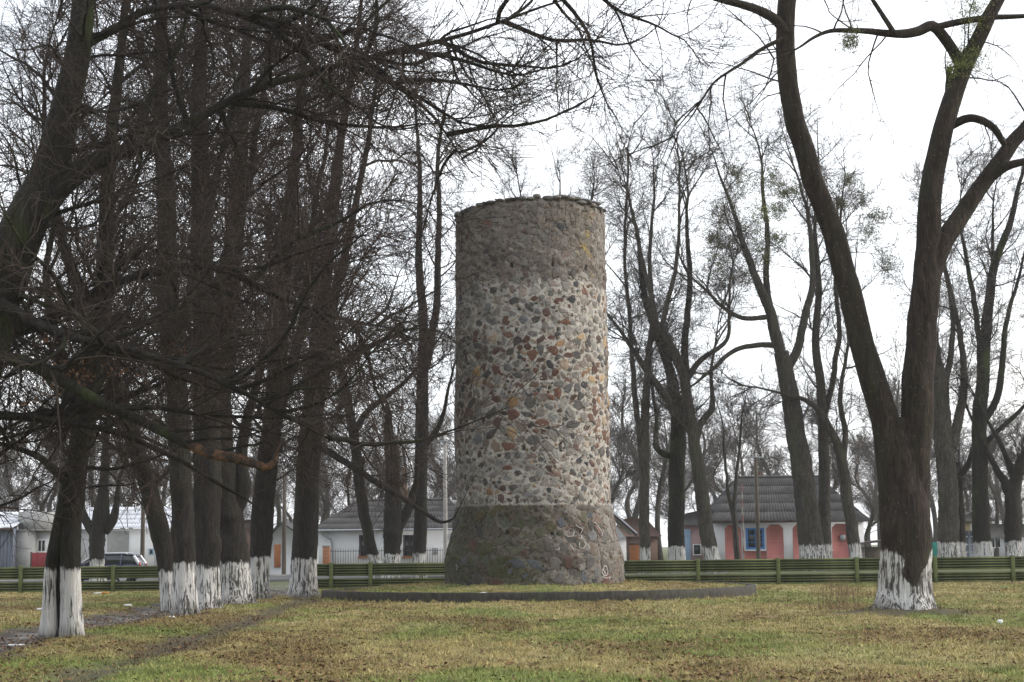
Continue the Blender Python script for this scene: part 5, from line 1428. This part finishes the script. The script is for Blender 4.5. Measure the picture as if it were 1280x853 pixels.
# right side: lean-to, teal gate, blue bin, grey gate, ochre house
ln = thing('dark_shed', 'low dark lean-to shed right of the pink house', 'shed', (xat(1088, 92), 92, zg))
MB().box(-.9, 1.0, 0, 3, -.3, zpx(684, 1088, 92) - zg).build('wall', M['pole_wood'], ln)
MB().poly([(-1.0, zpx(681, 1088, 92) - zg), (1.15, zpx(677, 1088, 92) - zg), (1.15, zpx(675, 1088, 92) - zg), (-1.0, zpx(679, 1088, 92) - zg)], -.5, 3.2).build('roof', M['dark_wood'], ln)
tg2 = thing('teal_gate', 'teal sheet gate just right of the forked tree trunk', 'gate', (xat(1164, 89), 89, zg))
for i in range(2): MB().bbox(-.36 + i * .365, -.01 + i * .365, 0, .05, .05, zpx(678, 1164, 89) - zg).build('leaf', M['teal'], tg2)
MB().bbox(.36, .43, -.03, .09, -.1, zpx(677, 1164, 89) - zg).build('post', M['white_paint'], tg2)
bb = thing('blue_kiosk', 'small blue and white hut beside the teal gate', 'hut', (xat(1172.5, 90), 90, zg))
MB().box(-.24, .42, 0, .8, -.1, 1.25).build('wall', M['white_paint'], bb); MB().bbox(-.22, .40, -.03, -.003, .75, 1.2).build('panel', M['blue_paint'], bb)
MB().bbox(-.3, .48, -.12, .9, 1.253, 1.34).build('roof', M['blue_paint'], bb)
gg = thing('grey_gate', 'arched grey metal gate between two whitewashed trunks on the right', 'gate', (xat(1212, 88), 88, zg))
hg = zpx(663, 1212, 88) - zg
for s_ in (-1, 1):
    pts = [(0.02 * s_, .1), (.46 * s_, .1), (.46 * s_, hg - .25), (.25 * s_, hg - .08), (0.02 * s_, hg)]
    lf_ = MB().poly(pts if s_ > 0 else pts[::-1], 0, .04).build('leaf', M['blue_grey'], gg)
    for k_ in range(4): MB().bbox(min(.06 * s_, .42 * s_), max(.06 * s_, .42 * s_), -.025, -.003, .35 + k_ * .42, .40 + k_ * .42).build('brace', M['metal_grey'], lf_)
for s_ in (-1, 1): MB().bbox(.53 * s_ - .05, .53 * s_ + .05, -.03, .09, -.2, hg - .15).build('post', M['metal_grey'], gg)
oh = thing('ochre_house', 'distant ochre house wall behind the arched grey gate', 'house', (xat(1218, 120), 120, zg))
M['ochre_wall'] = plain('ochre_wall', (.30, .24, .12), .85, .2, 1, .2)
MB().box(-1.0, 1.4, 0, 5, -.3, zpx(652, 1218, 120) - zg).build('wall', M['ochre_wall'], oh)
MB().poly([(-1.3, zpx(652, 1218, 120) - zg + .003), (1.7, zpx(652, 1218, 120) - zg + .003), (.6, zpx(640, 1218, 120) - zg), (-.2, zpx(640, 1218, 120) - zg)], -.3, 5.3).build('roof', M['slate'], oh)
window(oh, -.2, .6, 1.6, 2.7, -.02, M['white_paint'])
gh = thing('grey_house', 'distant grey house with low roof at the right edge behind the pollard', 'house', (xat(1262, 118), 118, zg))
MB().box(-2.5, 3, 0, 5, -.3, zpx(672, 1262, 118) - zg).build('wall', M['pale_wall'], gh)
MB().poly([(-2.8, zpx(672, 1262, 118) - zg + .003), (3.3, zpx(672, 1262, 118) - zg + .003), (2.0, zpx(655, 1262, 118) - zg), (-1.5, zpx(655, 1262, 118) - zg)], -.3, 5.3).build('roof', M['slate'], gh)
window(gh, -1.5, -.6, .9, 2.0, -.02, M['white_paint'])

# utility poles and a cable
def pole(px, Y, ytop, mat, label, r0=.13, r1=.09, arm=True):
    x = xat(px, Y); zt = zpx(ytop, px, Y) - .3
    t_ = thing('utility_pole', label, 'pole', (x, Y, .3), 0, 'utility poles along the street')
    MB().tube([(0, 0, -.7), (0, 0, zt * .5), (0, 0, zt), (0, 0, zt + .02)], [r0, (r0 + r1) / 2, r1, .01], 10).build('shaft', M[mat], t_, True)
    if arm:
        MB().bbox(-.45, .45, -r1 - .08, -r1 - .005, zt - .35, zt - .27).build('crossarm', M['metal_grey'], t_)
        for s_ in (-.38, 0.0, .38):
            MB().tube([(s_, -r1 - .04, zt - .268), (s_, -r1 - .04, zt - .14), (s_, -r1 - .04, zt - .08)], [.035, .045, .02], 8).build('insulator', M['white_paint'], t_)
    return x, zt + .3
p1 = pole(557, 86.5, 545, 'pole_concrete', 'pale concrete utility pole left of the tower before the white house')
p2 = pole(948, 89, 565, 'pole_wood', 'dark thin wooden pole in front of the pink house window')
p3 = pole(178, 89, 560, 'pole_wood', 'thin dark pole in front of the long pale building')
p4 = pole(355, 87.5, 590, 'pole_wood', 'thin pole with pale foot standing in the path gap', arm=False)
M['cable'] = plain('cable', (.05, .05, .05), .6, .1, 2, 0)
def cable(a, b, sag, label):
    P = []
    for s_ in np.linspace(0, 1, 24):
        P.append((a[0] * (1 - s_) + b[0] * s_, a[1] * (1 - s_) + b[1] * s_, a[2] * (1 - s_) + b[2] * s_ - sag * 4 * s_ * (1 - s_)))
    mb_ = MB(); mb_.tube(P, .012, 4); tag(mb_.build('power_cable', M['cable']), label, 'cable')
cable((p1[0], 86.4, p1[1] - .2), (p2[0], 88.9, p2[1] - .2), .5, 'overhead cable running behind the tower to the pole by the pink house')
cable((p2[0], 88.9, p2[1] - .2), (32, 88, 5.6), .5, 'overhead cable running right from the pole by the pink house')
cable((p3[0], 88.9, p3[1] - .2), (p1[0], 86.4, p1[1] - .2), .6, 'overhead cable between the left poles behind the tree row')

# ------------------------------------------------------------------ parked car (seen over the fence), nose to the left
CY = 84.2
cz_ = -.07
carx = xat(181, CY)          # rear bumper
car = thing('parked_car', 'dark blue estate car with silver roof rails parked behind the left fence', 'car', (carx - 2.25, CY, cz_))
M['car_blue'] = plain('car_blue', (.012, .02, .055), .25, .05, 2, 0, .6)
M['car_glass'] = plain('car_glass', (.015, .018, .022), .06, .05, 2, 0, .6)
M['silver'] = plain('silver_trim', (.62, .63, .65), .3, .05, 2, 0, .5, .3)
M['tyre'] = plain('tyre', (.02, .02, .02), .8, .1, 5, .1)
M['tail_red'] = plain('tail_red', (.35, .02, .02), .2, .05, 2, 0, .6)
def loft(sections, name, mat, parent):
    """sections: list of (x, [(y,z)...]) all with the same number of points"""
    n = len(sections[0][1])
    V = [(x, y, z) for x, s_ in sections for (y, z) in s_]
    F = [(i * n + k, i * n + (k + 1) % n, (i + 1) * n + (k + 1) % n, (i + 1) * n + k) for i in range(len(sections) - 1) for k in range(n)]
    F3 = [(0, k + 1, k) for k in range(1, n - 1)]; o_ = (len(sections) - 1) * n
    F3 += [(o_, o_ + k, o_ + k + 1) for k in range(1, n - 1)]
    return obj(name, np_mesh(name, np.array(V), [np.array(F), np.array(F3)], mat, True), parent)
def csec(hw_, z0, z1, r=.12):
    return [(-hw_ + r, z0), (hw_ - r, z0), (hw_, z0 + r), (hw_, z1 - r), (hw_ - r * .8, z1), (-hw_ + r * .8, z1), (-hw_, z1 - r), (-hw_, z0 + r)]
loft([(-2.25, csec(.70, .42, .62)), (-2.15, csec(.82, .28, .78)), (-1.7, csec(.87, .25, .90)), (-1.0, csec(.89, .24, .98)), (0, csec(.90, .24, 1.0)), (1.4, csec(.89, .24, 1.02)), (2.1, csec(.85, .28, 1.02)), (2.24, csec(.76, .40, .96))], 'body', M['car_blue'], car)
gh_ = loft([(-1.05, csec(.78, .95, 1.0, .02)), (-.35, csec(.70, .95, 1.44, .08)), (.2, csec(.68, .95, 1.52, .1)), (1.3, csec(.68, .95, 1.52, .1)), (1.85, csec(.68, .95, 1.44, .08)), (2.18, csec(.74, .95, 1.02, .02))], 'cabin', M['car_glass'], car)
loft([(-.45, csec(.60, 1.39, 1.45, .02)), (-.1, csec(.655, 1.49, 1.535, .02)), (.2, csec(.665, 1.52, 1.56, .02)), (1.3, csec(.665, 1.52, 1.56, .02)), (1.75, csec(.655, 1.47, 1.53, .02)), (1.88, csec(.62, 1.43, 1.48, .02))], 'roof', M['car_blue'], car)
for sx in (-1, 1):
    mb = MB(); mb.tube([(-.1, .62 * sx, 1.54), (0, .62 * sx, 1.60), (1.4, .62 * sx, 1.60), (1.5, .62 * sx, 1.54)], .035, 6); mb.build('roof_rail', M['silver'], car)
    for (a, b, w_) in (((-1.05, .79, .98), (-.38, .70, 1.43), .035), ((.35, .90, 1.0), (.32, .71, 1.50), .04), ((1.2, .90, 1.0), (1.2, .71, 1.50), .04), ((2.14, .76, 1.02), (1.84, .70, 1.44), .09)):
        mb = MB(); mb.tube([(a[0], a[1] * sx * .96, a[2]), (b[0], b[1] * sx, b[2])], w_, 6); mb.build('pillar', M['car_blue'] if w_ != .035 and w_ != .09 else M['silver'], car)
    MB().bbox(2.12, 2.22, min(.72 * sx, .80 * sx), max(.72 * sx, .80 * sx), .80, 1.12, .02).build('tail_light', M['tail_red'], car)
    MB().bbox(-2.22, -2.08, min(.55 * sx, .80 * sx), max(.55 * sx, .80 * sx), .62, .76, .02).build('headlight', M['silver'], car)
    MB().bbox(-.85, -.68, min(.90 * sx, 1.06 * sx), max(.90 * sx, 1.06 * sx), .98, 1.10, .03).build('mirror', M['car_blue'], car)
    for wx_ in (-1.4, 1.35):
        mb = MB(); mb.tube([(wx_, .70 * sx, .31), (wx_, .72 * sx, .31), (wx_, .89 * sx, .31), (wx_, .91 * sx, .31)], [.2, .31, .31, .2], 20); wh = mb.build('wheel', M['tyre'], car, True)
        mb = MB(); mb.tube([(wx_, .885 * sx, .31), (wx_, .915 * sx, .31), (wx_, .92 * sx, .31)], [.2, .19, .01], 16); mb.build('rim', M['silver'], wh, True)

# ------------------------------------------------------------------ grass, leaves, weeds, litter
g = np.random.default_rng(99)
def scatter(n, y0, y1, pw=1.0, margin=1.08):
    y = y0 + (y1 - y0) * g.random(n) ** pw
    x = (g.random(n) * 2 - 1) * y * 0.345 * margin
    return x, y
def blades(n, y0, y1, hmul, seed):
    m = n // 5
    x, y = scatter(m, y0, y1)
    c, mud, _ = ground_col(x, y)
    keep = (g.random(m) > mud * np.where(np.hypot(x - TA[0], y - TA[1]) < 2.2, .6, .95)) & (np.hypot(x - TC[0], y - TC[1]) > 3.1) & ~((y > 64.6) & (y < 65.4) & (g.random(m) < .5))
    rd = np.hypot(x - RC[0], y - RC[1])
    keep &= ~((np.abs(rd - RING) < .17))
    x, y, c = x[keep], y[keep], c[keep]
    m = len(x)
    x = np.repeat(x, 5) + g.normal(0, .045, m * 5); y = np.repeat(y, 5) + g.normal(0, .045, m * 5); c = np.repeat(c, 5, 0)
    n = m * 5
    z = hz(x, y) - .005
    tall = .8 + .5 * sstep(.2, 1.2, sn(x, y, 1.4, 71)) + .7 * sstep(.2, 1.0, sn(x, y, .45, 72)) + .5 * sstep(.25, .05, np.abs(np.hypot(x - RC[0], y - RC[1]) - RING - .15)) + .6 * sstep(.5, .1, np.abs(y - 64.9)) + .5 * sstep(3.6, 3.1, np.hypot(x - TC[0], y - TC[1])) + 1.3 * sstep(.95, .7, np.hypot(x - TA[0], y - TA[1]))
    h = g.uniform(.025, .07, n) * hmul * tall
    w = g.uniform(.006, .013, n) * (y / 28) ** .6
    a = g.uniform(0, 6.28, n); ln_ = g.normal(0, .6, (n, 2)) * h[:, None]
    dx, dy = np.cos(a) * w, np.sin(a) * w
    V = np.stack([np.stack([x - dx, y - dy, z], -1), np.stack([x + dx, y + dy, z], -1), np.stack([x + ln_[:, 0], y + ln_[:, 1], z + h], -1)], 1).reshape(-1, 3)
    F = np.arange(n * 3).reshape(n, 3)
    v = g.random((n, 1))
    pal = np.where(v < .45, np.array([[.32, .28, .12]]), np.where(v < .8, np.array([[.16, .20, .055]]), np.array([[.24, .16, .07]])))
    cc = (c * .65 + pal * .35) * g.uniform(.7, 1.5, (n, 1)) * (1 + .3 * sn(x, y, .6, 73))[:, None].clip(.6, 1.5)
    cc = np.repeat(cc, 3, 0)
    return V, F, cc
v1, f1_, c1 = blades(190000, 17.5, 36, 1.0, 1)
v2, f2_, c2 = blades(210000, 36, 70, 1.15, 2)
tag(obj('lawn_grass', np_mesh('lawn_grass', np.vstack([v1, v2]), np.vstack([f1_, f2_ + len(v1)]), M['blade'], False, None, np.vstack([c1, c2]))), 'short worn autumn grass covering the lawn', 'grass', kind='stuff')

def leaves(n):
    x, y = scatter(n, 17.5, 64, 1.25)
    dens = sstep(-.3, 1.0, sn(x, y * .5, 2.6, 21) + .6 * sn(x, y, .7, 22) + .5 * sn(x, y, .3, 23) + .9 * sstep(-2, -8, x) * sstep(62, 45, y) - .1) * .9 + .1
    keep = (g.random(n) < dens) & (np.hypot(x - TC[0], y - TC[1]) > 3.2)
    x, y = x[keep], y[keep]; n = len(x)
    z = hz(x, y) + g.uniform(.008, .035, n)
    s = g.uniform(.018, .042, n)
    a = g.uniform(0, 6.28, n)
    ux = np.stack([np.cos(a), np.sin(a), g.normal(0, .35, n)], -1); uy = np.stack([-np.sin(a), np.cos(a), g.normal(0, .35, n)], -1)
    P = np.stack([x, y, z], -1); s = s[:, None]
    curl = np.zeros((n, 3)); curl[:, 2] = g.uniform(.1, .6, n); curl = curl * s
    V = np.stack([P - ux * s, P - ux * .2 * s + uy * .62 * s + curl, P + ux * s + curl * .3, P - ux * .2 * s - uy * .62 * s + curl], 1).reshape(-1, 3)
    i = np.arange(n)[:, None] * 4
    F = np.concatenate([i + np.array([[0, 2, 1]]), i + np.array([[0, 3, 2]])])
    pal = np.array([[.14, .075, .035], [.11, .06, .032], [.17, .095, .04], [.08, .05, .03], [.22, .14, .06], [.15, .065, .032]])
    c = np.repeat(pal[g.integers(0, len(pal), n)] * g.uniform(.7, 1.2, (n, 1)), 4, 0)
    return np_mesh('fallen_leaves', V, F, M['leaf'], False, None, c)
tag(obj('fallen_leaves', leaves(52000)), 'brown fallen leaves strewn over the lawn', 'leaves', kind='stuff')

# dry weed stalks left of the right tree and a fringe round its foot
def weeds(spots, label, hmin_, hmax_, n, spread):
    P = []; R = []
    for (px, py) in spots:
        bx, by = gpt(px, py)
        x = bx + g.normal(0, spread, n); y = by + g.normal(0, spread * 1.4, n)
        h = g.uniform(hmin_, hmax_, n)
        lean = g.normal(0, .12, (n, 2)) * h[:, None]
        z = hz(x, y)
        p = np.stack([np.stack([x + lean[:, 0] * s_, y + lean[:, 1] * s_, z - .02 + h * s_ ** .95], -1) for s_ in (0, .35, .7, 1.0)], 1)
        P.append(p); R.append(np.tile([.005, .0045, .0035, .002], (n, 1)))
    P = np.concatenate(P); R = np.concatenate(R)
    v, f = tube_arrays(P, R, 3)
    P2, R2 = spawn(P, R, 3, .4, 1, .08, .22, (.6, .2), 3, .1, .05, .8, g, rtip=.002)
    v2, f2 = tube_arrays(P2, R2, 3)
    return tag(obj('dry_weeds', np_mesh('dry_weeds', np.vstack([v, v2]), np.vstack([f, f2 + len(v)]), M['dry'], False)), label, 'weeds', kind='stuff')
M['dry'] = plain('dry_stalk', (.16, .11, .065), .85, .3, 3, 0)
weeds([(1030, 764), (1045, 760), (1058, 757), (1072, 752), (1038, 752), (1062, 762)], 'dry brown weed stalks left of the forked tree', .35, .85, 16, .35)
weeds([(232, 768), (250, 762), (268, 758), (290, 756), (305, 754)], 'short dead weeds round the feet of the trunk cluster', .15, .5, 10, .3)
weeds([(905, 748), (920, 745), (935, 743)], 'pale weeds at the right end of the ring kerb', .15, .4, 9, .3)

M['litter_white'] = plain('litter_white', (.72, .72, .72), .6, .1, 9, .2)
M['litter_orange'] = plain('litter_orange', (.55, .2, .04), .6, .1, 9, .2)
def litter(px, py, w_, h_, label, mat='litter_white', seed=0, name='paper_litter'):
    x, y = gpt(px, py)
    rs2 = np.random.default_rng(seed)
    V, F = lump(w_ / 2, w_ / 2.4, h_ / 2, rs2, 4)
    V = V * (1 + rs2.normal(0, .12, V.shape))
    o = obj(name, np_mesh(name, V, F, M[mat], False), None, (x, y, float(hz(x, y)) + h_ / 2 - .005))
    return tag(o, label, 'litter', 'scraps of litter on the grass')
litter(20, 803, .34, .03, 'flat white scrap on the muddy path at the left edge', seed=1)
litter(51, 764, .20, .07, 'white crumpled scrap just left of the nearest left trunk', seed=2)
litter(122, 743, .30, .06, 'white wrapper lying below the left fence', seed=3)
litter(131, 743, .26, .07, 'orange wrapper lying below the left fence', 'litter_orange', 4)
litter(160, 758, .22, .07, 'small white scrap on the grass between fence and path', seed=5)
litter(324, 749, .22, .10, 'white crumpled scrap at the foot of the trunk by the path gap', seed=6)
litter(1250, 779, .10, .09, 'white ball-like scrap on the right lawn', seed=7)
litter(604, 753, .18, .06, 'small white scrap in front of the ring kerb', seed=8)
litter(215, 772, .14, .05, 'tiny white scrap beside the trunk cluster', seed=9)
print('script', round(time.time() - T0, 1))

# ------------------------------------------------------------------ damp winter air
hm = bpy.data.materials.new('haze'); hm.use_nodes = True
hn = hm.node_tree; hn.nodes.clear()
ho = hn.nodes.new('ShaderNodeOutputMaterial'); hv = hn.nodes.new('ShaderNodeVolumePrincipled')
hv.inputs['Color'].default_value = (0.93, 0.95, 1.0, 1)
hv.inputs['Density'].default_value = 0.00028
hv.inputs['Anisotropy'].default_value = 0.0
hn.links.new(hv.outputs[0], ho.inputs['Volume'])
mb = MB(); mb.box(-950, 950, -350, 1750, -1.5, 40)
tag(mb.build('haze', hm), kind='stuff')
